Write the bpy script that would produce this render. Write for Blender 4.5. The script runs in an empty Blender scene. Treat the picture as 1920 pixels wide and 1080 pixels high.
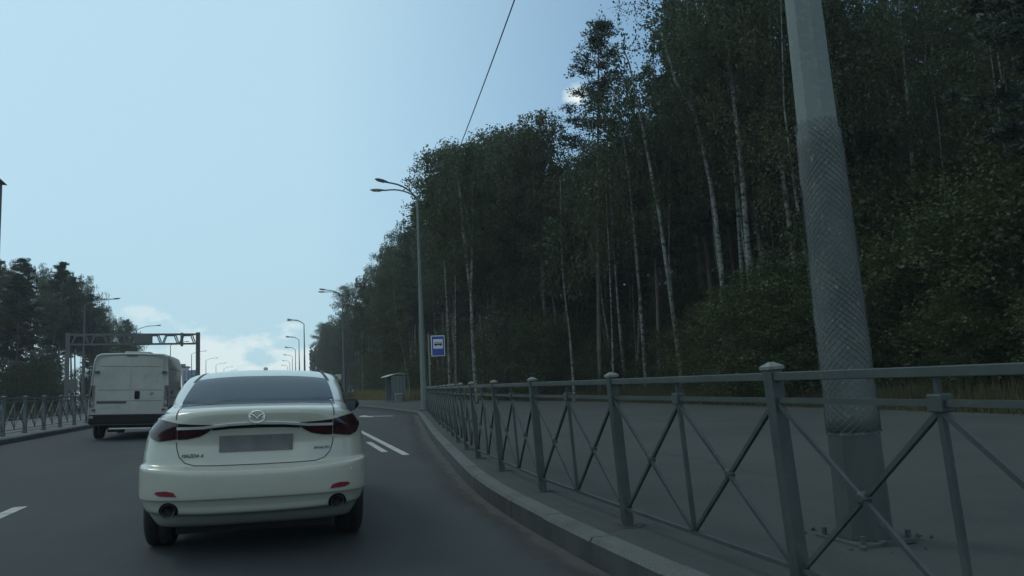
import bpy, bmesh, math, random
import numpy as np
from mathutils import Vector, Matrix
from mathutils.bvhtree import BVHTree
from mathutils.geometry import delaunay_2d_cdt
random.seed(7); RNG = np.random.default_rng(7)
PI = math.pi
scene = bpy.context.scene
COL = scene.collection

# ------------------------------------------------------------------ camera
FPX = 1400.0; EYE = 1.22
YAW = math.radians(17.3); SL = .05; HY = 714
ROLL = math.atan(SL); PITCH = math.atan((HY-540)*math.cos(ROLL)/FPX)
cF = Vector((math.sin(YAW)*math.cos(PITCH), math.cos(YAW)*math.cos(PITCH), math.sin(PITCH)))
cR0 = Vector((math.cos(YAW), -math.sin(YAW), 0)); cU0 = cR0.cross(cF)
cR = cR0*math.cos(ROLL) - cU0*math.sin(ROLL); cU = cR0*math.sin(ROLL) + cU0*math.cos(ROLL)
CAMP = Vector((0, 0, EYE))
cam_d = bpy.data.cameras.new('camera'); cam = bpy.data.objects.new('camera', cam_d); COL.objects.link(cam)
cam.matrix_world = Matrix((( cR.x, cU.x, -cF.x, 0), (cR.y, cU.y, -cF.y, 0), (cR.z, cU.z, -cF.z, EYE), (0, 0, 0, 1)))
cam_d.sensor_width = 36; cam_d.lens = FPX/1920*36; cam_d.clip_start = .05; cam_d.clip_end = 8000
scene.camera = cam

def ray(px, py): return cF + cR*((px-960)/FPX) - cU*((py-540)/FPX)
def at(px, py, D): return CAMP + ray(px, py)*D            # point of the survey at depth D
def on(px, py, z0=0., sx=-.03):                            # point of the survey on the tilted ground
    d = ray(px, py); t = (z0-EYE)/(d.z-sx*d.x); return CAMP + d*t

# ------------------------------------------------------------------ light, sky, exposure
SUN_EL = math.radians(48); SUN_AZ = math.radians(-45)      # clockwise from +Y
world = bpy.data.worlds.new("World"); scene.world = world; world.use_nodes = True
wn = world.node_tree.nodes; wl = world.node_tree.links
bg = wn['Background']; bg.inputs[1].default_value = .112
sky = wn.new('ShaderNodeTexSky'); sky.sky_type = 'NISHITA'; sky.sun_disc = False
sky.sun_elevation = SUN_EL; sky.sun_rotation = SUN_AZ
sky.air_density = 1.0; sky.dust_density = 1.6; sky.ozone_density = 1.2; sky.altitude = 100
def wmath(op, a, b=None, c=None, clamp=False):
    n = wn.new('ShaderNodeMath'); n.operation = op; n.use_clamp = clamp
    for i, v in enumerate((a, b, c)):
        if v is None: continue
        if isinstance(v, (int, float)): n.inputs[i].default_value = v
        else: wl.new(v, n.inputs[i])
    return n.outputs[0]
tc = wn.new('ShaderNodeTexCoord')
sep = wn.new('ShaderNodeSeparateXYZ'); wl.new(tc.outputs['Generated'], sep.inputs[0])
def wnoise(scale, detail, stretch=(1, 1, 1), rough=.55):
    m = wn.new('ShaderNodeMapping'); m.inputs['Scale'].default_value = stretch
    wl.new(tc.outputs['Generated'], m.inputs[0])
    n = wn.new('ShaderNodeTexNoise'); n.inputs['Scale'].default_value = scale
    n.inputs['Detail'].default_value = detail; n.inputs['Roughness'].default_value = rough
    wl.new(m.outputs[0], n.inputs['Vector']); return n.outputs[0]
def wdist(v):
    v = v.normalized(); d = wn.new('ShaderNodeVectorMath'); d.operation = 'DISTANCE'
    wl.new(tc.outputs['Generated'], d.inputs[0]); d.inputs[1].default_value = v; return d.outputs['Value']
zz = sep.outputs[2]
# cumulus bank low over the road, thin veil higher up
n1 = wnoise(16, 7, (1, 1, 1.7)); n2 = wnoise(2.2, 5, (1, 1, 2.5))
cum = wmath('SUBTRACT', wmath('ADD', wmath('MULTIPLY', n1, .30), -.052), wmath('ABSOLUTE', wmath('SUBTRACT', zz, -.02)))
bank = wmath('MULTIPLY', wmath('MULTIPLY', cum, 30, clamp=True), .62)
bank = wmath('MULTIPLY', bank, wmath('MULTIPLY_ADD', wdist(ray(545, 640)), -4.6, 1.45, clamp=True))
puff = wmath('MULTIPLY', wmath('SUBTRACT', wmath('MULTIPLY_ADD', n1, .05, -.012), wdist(ray(1082, 184))), 60, clamp=True)
n3 = wnoise(3.2, 6, (1.0, 1.0, 2.4))
backm = wmath('MULTIPLY', wmath('MULTIPLY_ADD', n3, 9, -4.6, clamp=True), wmath('MULTIPLY_ADD', sep.outputs[1], -3, 0., clamp=True))
n4 = wnoise(5.5, 6, (1.0, 1.6, 1.6)); high = wmath('MULTIPLY', wmath('MULTIPLY_ADD', n4, 9, -4.6, clamp=True), wmath('MULTIPLY_ADD', zz, 14, -7.2, clamp=True))
cl = wmath('MAXIMUM', wmath('MAXIMUM', bank, puff), wmath('MULTIPLY', backm, .8))
veil = wmath('MULTIPLY', wmath('MULTIPLY_ADD', n2, .5, -.12, clamp=True), 1.0)
mixv = wn.new('ShaderNodeMixRGB'); low = wmath('POWER', wmath('SUBTRACT', 1, wmath('ABSOLUTE', zz), clamp=True), 7)
vl = wmath('MAXIMUM', wmath('MAXIMUM', wmath('MULTIPLY', low, .9), veil), wmath('MINIMUM', wmath('MULTIPLY_ADD', sep.outputs[0], -1.5, .90, clamp=True), .85))
tint = wn.new('ShaderNodeMixRGB'); tint.blend_type = 'MULTIPLY'; tint.inputs[0].default_value = 1; wl.new(sky.outputs[0], tint.inputs[1]); tint.inputs[2].default_value = (.64, 1.02, 1.2, 1)
wl.new(vl, mixv.inputs[0]); wl.new(tint.outputs[0], mixv.inputs[1]); mixv.inputs[2].default_value = (5.6, 8.1, 9.3, 1)
mixc = wn.new('ShaderNodeMixRGB'); wl.new(cl, mixc.inputs[0]); wl.new(mixv.outputs[0], mixc.inputs[1]); mixc.inputs[2].default_value = (10.0, 10.8, 10.5, 1)
mixh = wn.new('ShaderNodeMixRGB'); wl.new(high, mixh.inputs[0]); wl.new(mixc.outputs[0], mixh.inputs[1]); mixh.inputs[2].default_value = (13, 12.6, 11.4, 1)
wl.new(mixh.outputs[0], bg.inputs[0])

sd = bpy.data.lights.new('sun', 'SUN'); sd.energy = .55; sd.angle = math.radians(12); sd.color = (1, .98, .93)
sun = bpy.data.objects.new('sun', sd); COL.objects.link(sun)
sdir = Vector((math.sin(SUN_AZ)*math.cos(SUN_EL), math.cos(SUN_AZ)*math.cos(SUN_EL), math.sin(SUN_EL)))
sun.rotation_euler = sdir.to_track_quat('Z', 'Y').to_euler(); sun.location = (0, 0, 60)
scene.view_settings.view_transform = 'Standard'; scene.view_settings.look = 'None'
scene.view_settings.exposure = -.2; scene.view_settings.gamma = 1
scene.render.engine = 'CYCLES'

# ------------------------------------------------------------------ materials
ALB = {'pearl_white_paint': .70, 'van_white_paint': .92, 'birch_bark': 1.1, 'chrome': 1.1, 'asphalt': .60, 'footway_asphalt': .76, 'fence_paint': .56, 'kerb_concrete': .74, 'fence_cap': .7, 'road_paint': .75}
def mat(name, col, rough=.6, metal=0, noise=None, bump=None, coat=0, spec=.5, trans=0, alpha=None, emis=None):
    """noise: list of (scale, colour2, lo, hi, stretch) layers; bump: (scale, strength, dist)"""
    q_ = ALB.get(name, .82); col = tuple(c*q_ for c in col); noise = [(l[0], tuple(c*q_ for c in l[1]), *l[2:]) for l in (noise or [])]
    m = bpy.data.materials.new(name); m.use_nodes = True
    N = m.node_tree.nodes; L = m.node_tree.links; b = N['Principled BSDF']
    b.inputs['Base Color'].default_value = (*col, 1); b.inputs['Roughness'].default_value = rough
    b.inputs['Metallic'].default_value = metal; b.inputs['Specular IOR Level'].default_value = spec
    b.inputs['Coat Weight'].default_value = coat; b.inputs['Coat Roughness'].default_value = .08
    if trans: b.inputs['Transmission Weight'].default_value = trans
    if alpha is not None: b.inputs['Alpha'].default_value = alpha
    t = N.new('ShaderNodeTexCoord'); prev = None
    for ly in (noise or []):
        sc, c2, lo, hi = ly[:4]; st = ly[4] if len(ly) > 4 else (1, 1, 1)
        mp = N.new('ShaderNodeMapping'); mp.inputs['Scale'].default_value = st; L.new(t.outputs['Object'], mp.inputs[0])
        n = N.new('ShaderNodeTexNoise'); n.inputs['Scale'].default_value = sc; n.inputs['Detail'].default_value = 6
        n.inputs['Roughness'].default_value = .6; L.new(mp.outputs[0], n.inputs['Vector'])
        r = N.new('ShaderNodeMapRange'); r.inputs[1].default_value = lo; r.inputs[2].default_value = hi; L.new(n.outputs[0], r.inputs[0])
        x = N.new('ShaderNodeMixRGB'); L.new(r.outputs[0], x.inputs[0])
        if prev: L.new(prev, x.inputs[1])
        else: x.inputs[1].default_value = (*col, 1)
        x.inputs[2].default_value = (*c2, 1); prev = x.outputs[0]
    if prev: L.new(prev, b.inputs['Base Color'])
    if bump:
        n = N.new('ShaderNodeTexNoise'); n.inputs['Scale'].default_value = bump[0]; n.inputs['Detail'].default_value = 4
        L.new(t.outputs['Object'], n.inputs['Vector'])
        bp = N.new('ShaderNodeBump'); bp.inputs['Strength'].default_value = bump[1]; bp.inputs['Distance'].default_value = bump[2]
        L.new(n.outputs[0], bp.inputs['Height']); L.new(bp.outputs[0], b.inputs['Normal'])
    return m
def leafmat(name, c1, c2, c3, tr=.25):
    m = bpy.data.materials.new(name); m.use_nodes = True; N = m.node_tree.nodes; L = m.node_tree.links
    b = N['Principled BSDF']; b.inputs['Roughness'].default_value = .55; b.inputs['Specular IOR Level'].default_value = .3
    t = N.new('ShaderNodeTexCoord'); n = N.new('ShaderNodeTexNoise'); n.inputs['Scale'].default_value = .9; n.inputs['Detail'].default_value = 3
    L.new(t.outputs['Object'], n.inputs['Vector'])
    n2 = N.new('ShaderNodeTexNoise'); n2.inputs['Scale'].default_value = 9; L.new(t.outputs['Object'], n2.inputs['Vector'])
    r = N.new('ShaderNodeMapRange'); r.inputs[1].default_value = .35; r.inputs[2].default_value = .65; L.new(n.outputs[0], r.inputs[0])
    x = N.new('ShaderNodeMixRGB'); L.new(r.outputs[0], x.inputs[0]); x.inputs[1].default_value = (*c1, 1); x.inputs[2].default_value = (*c2, 1)
    oi = N.new('ShaderNodeObjectInfo'); mu = N.new('ShaderNodeMath'); mu.operation = 'MULTIPLY'; L.new(oi.outputs['Random'], mu.inputs[0]); L.new(n2.outputs[0], mu.inputs[1])
    x2 = N.new('ShaderNodeMixRGB'); L.new(mu.outputs[0], x2.inputs[0]); L.new(x.outputs[0], x2.inputs[1]); x2.inputs[2].default_value = (*c3, 1)
    L.new(x2.outputs[0], b.inputs['Base Color'])
    tl = N.new('ShaderNodeBsdfTranslucent'); L.new(x2.outputs[0], tl.inputs[0])
    ms = N.new('ShaderNodeMixShader'); ms.inputs[0].default_value = tr; L.new(b.outputs[0], ms.inputs[1]); L.new(tl.outputs[0], ms.inputs[2])
    L.new(ms.outputs[0], N['Material Output'].inputs[0]); return m

M = {}
M['asphalt'] = mat('asphalt', (.026, .038, .044), .85, noise=[(.9, (.042, .056, .06), .48, .64, (1, .04, 1)), (.25, (.018, .025, .03), .52, .68, (1, .5, 1)), (3, (.02, .027, .03), .6, .7), (.5, (.021, .031, .036), .4, .62), (40, (.085, .09, .09), .60, .78), (130, (.012, .014, .014), .55, .7)], bump=(140, .5, .01))
M['opp'] = mat('opposite_asphalt', (.11, .115, .115), .9, noise=[(.4, (.08, .085, .085), .4, .6)])
M['pave'] = mat('footway_asphalt', (.042, .054, .050), .92, noise=[(.18, (.058, .066, .058), .5, .66), (5, (.030, .036, .034), .58, .66), (.35, (.026, .038, .038), .38, .62), (2.2, (.041, .05, .046), .52, .75), (70, (.12, .12, .11), .58, .76), (120, (.018, .02, .02), .56, .74)], bump=(110, .4, .01))
M['dust'] = mat('gutter_dust', (.052, .052, .046), .95, noise=[(3, (.038, .041, .04), .4, .65), (60, (.08, .078, .07), .55, .75)])
M['kerb'] = mat('kerb_concrete', (.095, .118, .11), .9, noise=[(3, (.085, .093, .09), .4, .65), (45, (.17, .175, .16), .5, .75), (1.3, (.06, .066, .062), .54, .74)], bump=(60, .35, .01))
M['kerb_face'] = mat('shaded_kerb_face', (.042, .052, .052), .95, noise=[(2.5, (.026, .033, .034), .4, .62), (30, (.07, .078, .074), .58, .8)])  # shade of the upright kerb face put into its colour, over tyre grime
M['kerb_dark'] = mat('old_kerb', (.13, .14, .14), .9, noise=[(2.5, (.09, .095, .095), .4, .6)])
M['patch'] = mat('post_mortar', (.05, .052, .05), .95, noise=[(30, (.03, .03, .03), .4, .6)])
M['soil'] = mat('soil', (.035, .035, .02), 1, noise=[(.5, (.025, .035, .014), .4, .6), (8, (.07, .058, .03), .5, .7)], bump=(6, .6, .1))
M['mark'] = mat('road_paint', (.50, .52, .5), .85, noise=[(6, (.30, .32, .31), .42, .66), (40, (.09, .10, .10), .57, .66)])
M['steel'] = mat('fence_paint', (.072, .094, .092), .55, .1, noise=[(5, (.052, .07, .07), .4, .65), (2, (.10, .12, .115), .55, .7), (38, (.13, .15, .14), .60, .72), (24, (.06, .045, .03), .66, .72)])
M['steel_l'] = mat('fence_cap', (.17, .195, .185), .6, noise=[(30, (.10, .12, .115), .45, .7)])
M['leftfence'] = mat('fence_paint_far', (.10, .125, .13), .6, .1)
M['pole'] = mat('galvanised_pole', (.15, .185, .175), .6, .1, noise=[(1.6, (.115, .145, .145), .4, .62, (1, 1, .35)), (26, (.19, .22, .2), .5, .75), (90, (.10, .125, .12), .55, .8)])
M['poledark'] = mat('pole_far', (.12, .135, .14), .6, .1)
M['poster'] = mat('old_paper', (.115, .135, .128), .8, noise=[(5, (.085, .105, .103), .42, .6, (1, 1, .6)), (15, (.26, .25, .16), .63, .69, (1.4, 1.4, .6)), (33, (.24, .26, .24), .60, .70)])
M['wire'] = mat('net_wire', (.10, .115, .115), .5, .4)
M['shadedfoot'] = mat('shaded_pole_foot', (.062, .078, .076), .9, noise=[(3, (.045, .056, .056), .4, .6, (1, 1, .4)), (30, (.09, .10, .09), .6, .75)])  # darker pole colour: the shade at the foot is painted in
M['rubble'] = mat('rubble', (.06, .066, .064), .9, noise=[(20, (.04, .045, .045), .4, .6)])
M['cable'] = mat('black_cable', (.012, .013, .015), .6)
M['lamp'] = mat('lamp_housing', (.16, .17, .17), .5)
M['lampglass'] = mat('lamp_glass', (.4, .4, .34), .3)
M['white'] = mat('pearl_white_paint', (.53, .54, .465), .3, coat=.9, noise=[(2.5, (.50, .505, .43), .45, .75)])
M['vanwhite'] = mat('van_white_paint', (.31, .325, .30), .5, coat=.15, noise=[(1.2, (.25, .265, .24), .42, .68), (6, (.27, .28, .25), .5, .75), (3, (.18, .18, .155), .6, .8, (1, 1, .5))])
M['glass'] = mat('tinted_glass', (.006, .020, .034), .03, spec=.28); M['glass'].node_tree.nodes['Principled BSDF'].inputs['IOR'].default_value = 1.22; M['glass'].node_tree.nodes['Principled BSDF'].inputs['Specular Tint'].default_value = (.2, .55, 1, 1)
M['black'] = mat('black_plastic', (.006, .007, .008), .7, spec=.25)
M['seam'] = mat('panel_gap', (.06, .064, .06), .8)
M['vseam'] = mat('door_gap', (.14, .145, .135), .8)
M['tyre'] = mat('tyre_rubber', (.012, .012, .013), .85, bump=(60, .4, .01))
M['rim'] = mat('alloy', (.3, .31, .32), .3, .9)
M['chrome'] = mat('chrome', (.80, .82, .82), .38, .85)
M['darkmetal'] = mat('dark_steel', (.05, .05, .052), .35, .9)
M['red'] = mat('red_lens', (.038, .005, .008), .2, coat=.5)
M['darkred'] = mat('smoked_lens', (.016, .005, .008), .15, coat=.5, noise=[(14, (.04, .007, .01), .5, .7)])
M['brightred'] = mat('reflector', (.20, .022, .026), .2, coat=1)
M['clear'] = mat('clear_lens', (.16, .17, .17), .2, coat=.5)
M['plate'] = mat('number_plate_smear', (.115, .122, .122), .6, noise=[(5, (.18, .185, .18), .42, .66, (1, 1, .5)), (7, (.07, .08, .085), .52, .68, (1, 1, .4))])
M['blue'] = mat('sign_blue', (.012, .045, .30), .4)
M['signwhite'] = mat('sign_white', (.66, .70, .74), .4)
M['signblack'] = mat('sign_black', (.01, .012, .02), .5)
M['alu'] = mat('sign_back', (.2, .21, .21), .5, .4)
M['shglass'] = mat('shelter_glass', (.15, .20, .21), .15, alpha=.75)
M['shmetal'] = mat('shelter_metal', (.17, .2, .21), .5, .3)
M['shroof'] = mat('shelter_roof', (.5, .53, .5), .5)
M['kiosk'] = mat('kiosk_wall', (.10, .11, .11), .7, noise=[(2, (.07, .08, .08), .4, .6)])
M['bluewall'] = mat('blue_facade', (.06, .10, .24), .6, noise=[(.25, (.10, .15, .28), .45, .6)])
M['palewall'] = mat('pale_facade', (.42, .45, .46), .7)
M['winglass'] = mat('window_glass', (.03, .04, .07), .1)
M['brick'] = mat('brown_wall', (.07, .055, .05), .8, noise=[(3, (.05, .04, .038), .4, .6)])
M['roof'] = mat('dark_roof', (.03, .03, .032), .7)
M['pinebark'] = mat('pine_bark', (.20, .165, .135), .9, noise=[(3, (.12, .10, .085), .4, .6, (1, 1, .3)), (14, (.05, .04, .035), .5, .7)], bump=(14, .6, .04))
M['bark'] = mat('grey_bark', (.06, .058, .05), .9, noise=[(6, (.035, .034, .03), .4, .6, (1, 1, .3))])
def birchbark():
    m = mat('birch_bark', (.19, .20, .18), .9, noise=[(1.5, (.09, .095, .085), .42, .6), (3.2, (.02, .02, .018), .53, .58, (1.3, 1.3, 2.6)), (9, (.03, .03, .028), .56, .61, (.8, .8, 3))]); return m
M['birchbark'] = birchbark()
M['birchleaf'] = leafmat('birch_leaf', (.026, .054, .024), (.048, .078, .038), (.070, .078, .030), .35)
M['greyleaf'] = leafmat('aspen_leaf', (.046, .070, .046), (.08, .105, .066), (.055, .075, .04), .4)
M['broadleaf'] = leafmat('maple_leaf', (.015, .036, .012), (.046, .074, .022), (.066, .074, .020), .3)
M['needle'] = leafmat('pine_needle', (.011, .026, .019), (.018, .038, .027), (.018, .036, .022), .1)
M['rowan'] = leafmat('rowan_leaf', (.085, .075, .028), (.14, .09, .035), (.09, .07, .03), .3)
M['drygrass'] = leafmat('dry_grass', (.19, .16, .07), (.10, .12, .04), (.26, .19, .09), .3)
M['neargrass'] = leafmat('weathered_grass', (.075, .065, .032), (.035, .045, .018), (.12, .09, .05), .2)
M['grass'] = leafmat('verge_grass', (.035, .05, .018), (.06, .062, .024), (.085, .075, .035), .2)

# ------------------------------------------------------------------ helpers
def link(o, parent=None):
    COL.objects.link(o)
    if parent: o.parent = parent
    return o
def tag(o, label=None, cat=None, group=None, kind=None):
    if label: o['label'] = label
    if cat: o['category'] = cat
    if group: o['group'] = group
    if kind: o['kind'] = kind
    return o
def thing(name, label, cat, loc=(0, 0, 0), group=None, rotz=0, rotx=0, roty=0):
    o = bpy.data.objects.new(name, None); link(o); o.location = loc; o.rotation_euler = (rotx, roty, rotz)
    o.empty_display_size = .2
    return tag(o, label, cat, group)
def copy_tree(o, parent=None):
    c = o.copy(); COL.objects.link(c); c.parent = parent
    for ch in o.children: copy_tree(ch, c)
    return c
def pyobj(name, v, f, m, parent=None, smooth=False):
    me = bpy.data.meshes.new(name); me.from_pydata([tuple(p) for p in v], [], [tuple(q) for q in f]); me.materials.append(M[m] if isinstance(m, str) else m)
    if smooth: me.polygons.foreach_set('use_smooth', [True]*len(me.polygons))
    me.update(); return link(bpy.data.objects.new(name, me), parent)
class MB:
    def __init__(s): s.v = []; s.f = []
    def box(s, x0, x1, y0, y1, z0, z1):
        n = len(s.v); s.v += [Vector((x, y, z)) for z in (z0, z1) for y in (y0, y1) for x in (x0, x1)]
        s.f += [tuple(n+i for i in q) for q in ((0, 2, 3, 1), (4, 5, 7, 6), (0, 1, 5, 4), (2, 6, 7, 3), (0, 4, 6, 2), (1, 3, 7, 5))]; return s
    def bar(s, a, b, w, h, up=Vector((0, 0, 1))):
        a = Vector(a); b = Vector(b); d = (b-a).normalized(); r = d.cross(up)
        if r.length < 1e-4: r = d.cross(Vector((1, 0, 0)))
        r.normalize(); u = r.cross(d); n = len(s.v)
        for p in (a, b):
            for i, j in ((-1, -1), (1, -1), (1, 1), (-1, 1)): s.v.append(p+r*(w/2*i)+u*(h/2*j))
        s.f += [tuple(n+i for i in q) for q in ((0, 1, 2, 3), (7, 6, 5, 4), (0, 4, 5, 1), (1, 5, 6, 2), (2, 6, 7, 3), (3, 7, 4, 0))]; return s
    def tube(s, pts, rad, k=6, cap=True, phase=0):
        pts = [Vector(p) for p in pts]; n0 = len(s.v); N = len(pts)
        if not isinstance(rad, (list, tuple)): rad = [rad]*N
        ref = None
        for i, p in enumerate(pts):
            d = (pts[min(i+1, N-1)]-pts[max(i-1, 0)]).normalized()
            if ref is None:
                ref = Vector((1, 0, 0)) if abs(d.x) < .8 else Vector((0, 1, 0))
            r = (ref-d*ref.dot(d)).normalized(); ref = r; u = d.cross(r)
            for j in range(k):
                a = 2*PI*j/k+phase; s.v.append(p+(r*math.cos(a)+u*math.sin(a))*rad[i])
        for i in range(N-1):
            for j in range(k):
                a = n0+i*k+j; b = n0+i*k+(j+1) % k; s.f.append((a, b, b+k, a+k))
        if cap:
            s.f.append(tuple(n0+j for j in reversed(range(k)))); s.f.append(tuple(n0+(N-1)*k+j for j in range(k)))
        return s
    def lathe(s, prof, c=(0, 0, 0), k=16, axis='z'):
        n0 = len(s.v); c = Vector(c)
        for r, h in prof:
            for j in range(k):
                a = 2*PI*j/k; x, y = r*math.cos(a), r*math.sin(a)
                s.v.append(c+(Vector((x, y, h)) if axis == 'z' else Vector((h, x, y)) if axis == 'x' else Vector((x, h, y))))
        for i in range(len(prof)-1):
            for j in range(k):
                a = n0+i*k+j; b = n0+i*k+(j+1) % k; s.f.append((a, b, b+k, a+k))
        s.f.append(tuple(n0+j for j in range(k))); s.f.append(tuple(n0+(len(prof)-1)*k+j for j in range(k)))
        return s
    def build(s, name, m, parent=None, smooth=False, bevel=0):
        o = pyobj(name, s.v, s.f, m, parent, smooth)
        bm = bmesh.new(); bm.from_mesh(o.data); bmesh.ops.recalc_face_normals(bm, faces=bm.faces); bm.to_mesh(o.data); bm.free()
        if bevel:
            md = o.modifiers.new('bevel', 'BEVEL'); md.width = bevel; md.segments = 2; md.limit_method = 'ANGLE'
        return o
def lerp_table(tb, t):
    if t <= tb[0][0]: return tb[0][1]
    for (a, va), (b, vb) in zip(tb, tb[1:]):
        if t <= b: return va+(vb-va)*(t-a)/(b-a)
    return tb[-1][1]
def crom(P, n):
    """Catmull-Rom through rows of P, n samples per span"""
    P = np.array(P, float); out = []
    Q = np.vstack([2*P[0]-P[1], P, 2*P[-1]-P[-2]])
    for i in range(1, len(Q)-2):
        for k in range(n):
            t = k/n; a, b, c, d = Q[i-1], Q[i], Q[i+1], Q[i+2]
            out.append(.5*((2*b)+(-a+c)*t+(2*a-5*b+4*c-d)*t*t+(-a+3*b-3*c+d)*t**3))
    out.append(P[-1]); return np.array(out)

def G(x): return -.03*x            # cross fall of the road and footway

# ------------------------------------------------------------------ ground, road, footway, kerbs
def strip(name, rows, m, kind='structure'):
    """rows: list of cross rows, each a list of points"""
    v = [p for r in rows for p in r]; k = len(rows[0])
    f = [(i*k+j, i*k+j+1, (i+1)*k+j+1, (i+1)*k+j) for i in range(len(rows)-1) for j in range(k-1)]
    return tag(pyobj(name, v, f, m), kind=kind)
gx = [(-150, .17), (-60, .17), (-23, .17), (-17.6, .17), (-7.9, .05), (6.8, -.40), (8.2, -.06), (60, -.05), (120, -.05)]
strip('ground', [[(x, y, z) for x, z in gx] for y in (-60, -20, 60, 200, 390)], 'soil')

KB = [(2.25, -14), (2.2, -6), (2.12, 0), (2.04, 3.5), (2.02, 5.5), (2.08, 7.6), (2.3, 9.9), (2.9, 14.3), (3.6, 19.2), (4.44, 24.7), (5.25, 30), (5.95, 34.6), (6.08, 36.2), (5.85, 45), (5.2, 57), (4.6, 68), (4.2, 85), (3.6, 110), (3.2, 150), (3.0, 250)]
KBs = crom(KB, 6)
def off(path, d):
    out = []
    for i in range(len(path)):
        a = path[max(i-1, 0)]; b = path[min(i+1, len(path)-1)]; t = np.array([b[0]-a[0], b[1]-a[1]]); t /= np.linalg.norm(t)
        out.append((path[i][0]+t[1]*d, path[i][1]-t[0]*d))
    return out
NS = 14
rows = []
for x, y in KBs:
    xl = -7.05
    rows.append([(xl+(x-xl)*j/NS, y, G(xl+(x-xl)*j/NS)) for j in range(NS+1)])
strip('road', rows, 'asphalt')
# dust that gathers in the gutter: irregular sheet on the road along the kerb
def off1(path, i, d):
    a = path[max(i-1, 0)]; b = path[min(i+1, len(path)-1)]; t = Vector((b[0]-a[0], b[1]-a[1])).normalized(); return (path[i][0]+t.y*d, path[i][1]-t.x*d)
KBf = crom(KB, 30); rows = []; wv = .3
for i, (x, y) in enumerate(KBf):
    if y > 58: break
    wv += random.uniform(-.02, .02); wv += ((.30 if y < 12 else .45)-wv)*.08
    row = []
    for j in range(6):
        q = off1(KBf, i, -wv*1.5*(1-j/5)-.01); row.append((q[0], q[1], G(q[0])+.004))
    rows.append(row)
gt = strip('gutter', rows, 'dust')
at_ = gt.data.attributes.new('fade', 'FLOAT', 'POINT'); at_.data.foreach_set('value', [(j/5) for _ in rows for j in range(6)])
gm = M['dust'].node_tree; an = gm.nodes.new('ShaderNodeAttribute'); an.attribute_name = 'fade'
gn = gm.nodes.new('ShaderNodeTexNoise'); gn.inputs['Scale'].default_value = 2.5; gn.inputs['Detail'].default_value = 8
tcg = gm.nodes.new('ShaderNodeTexCoord'); gm.links.new(tcg.outputs['Object'], gn.inputs['Vector'])
ma = gm.nodes.new('ShaderNodeMath'); ma.operation = 'MULTIPLY_ADD'; gm.links.new(gn.outputs[0], ma.inputs[0]); ma.inputs[1].default_value = 1.6; ma.inputs[2].default_value = -.8
mb_ = gm.nodes.new('ShaderNodeMath'); mb_.operation = 'MULTIPLY_ADD'; gm.links.new(an.outputs['Fac'], mb_.inputs[0]); mb_.inputs[1].default_value = 1.5; gm.links.new(ma.outputs[0], mb_.inputs[2])
mc = gm.nodes.new('ShaderNodeMath'); mc.operation = 'MULTIPLY'; mc.use_clamp = True; gm.links.new(mb_.outputs[0], mc.inputs[0]); gm.links.new(an.outputs['Fac'], mc.inputs[1])
gm.links.new(mc.outputs[0], gm.nodes['Principled BSDF'].inputs['Alpha'])
FH = .165
def FZ(x): return max(FH-.03*x, 0)      # the paved area levels out away from the kerb
ki = off(KBs, .17)
PE = [(-14, 14.6), (12, 14.8), (20, 15.0), (38, 14.7), (50, 13.2), (60, 11.5), (72, 9.0), (85, 7.2), (110, 6.4), (150, 6.0), (250, 5.8)]
rows = []
for x, y in ki:
    xr = lerp_table(PE, y); xr = max(xr, x+1.2)
    cols = [x, min(x+.9, 5.5) if x < 4.5 else x+.2, 5.5 if x < 5.2 else x+.4]+[5.5+(xr-5.5)*j/7 if xr > 7 else max(x+.5, 5.5)+.02*j for j in range(1, 8)]
    cols = sorted(min(c_, xr) for c_ in cols); rows.append([(c_, y, FZ(c_)) for c_ in cols])
strip('footway', rows, 'pave')
def kerb(path, h, w, seg, name, side=1, m='kerb', zf=G, gap=.012):
    mb = MB(); P = [Vector((p[0], p[1], 0)) for p in path]; cum = [0]
    for a, b in zip(P, P[1:]): cum.append(cum[-1]+(b-a).length)
    def pt(s):
        s = min(max(s, 0), cum[-1]); 
        for i in range(len(cum)-1):
            if s <= cum[i+1]: return P[i].lerp(P[i+1], (s-cum[i])/(cum[i+1]-cum[i]))
        return P[-1]
    s = 0; rr = random.Random(3); shaded = []
    while s < cum[-1]-.1:
        e = min(s+seg*(1 if s < 60 else 4), cum[-1]); a = pt(s+gap/2); b = pt(e-gap/2); t = (b-a).normalized(); nrm = Vector((t.y, -t.x, 0))*side
        dj = rr.uniform(-.005, .005); dh = rr.uniform(-.004, .004); n = len(mb.v)
        for p in (a, b):
            ext = p
            prof = [(0, -.08), (.012, h-.03+dh), (.035, h+dh), (w, h+dh), (w, -.08)]
            for u, z in prof:
                q = p+nrm*(u+dj); mb.v.append(Vector((q.x, q.y, zf(q.x)+z)))
        for j in range(4):
            if j < 1: shaded.append(len(mb.f))
            mb.f.append((n+j, n+j+1, n+5+j+1, n+5+j))
        mb.f.append(tuple(n+j for j in range(5))); mb.f.append(tuple(n+5+j for j in reversed(range(5))))
        s = e
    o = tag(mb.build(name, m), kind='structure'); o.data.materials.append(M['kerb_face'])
    for i in shaded: o.data.polygons[i].material_index = 1  # upright street faces get the colour with the shade in it
    return o
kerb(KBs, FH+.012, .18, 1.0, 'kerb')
LX = -7.05
kerb([(LX, y) for y in range(-14, 250, 2)], .155, .16, 1.0, 'kerb', side=-1, m='kerb')
strip('median_pavement', [[(-8.35, y, G(-7.5)+.14), (LX-.155, y, G(LX)+.145)] for y in (-14, 20, 60, 250)], M['kerb_dark'])
kerb([(-8.35, y) for y in range(250, -14, -2)], .02, .12, 2.0, 'kerb', side=-1, m='kerb', zf=lambda x: .36)
strip('opposite_road', [[(-17.2, y, .235), (-8.5, y, .30)] for y in (-14, 60, 250)], 'opp')
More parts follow.
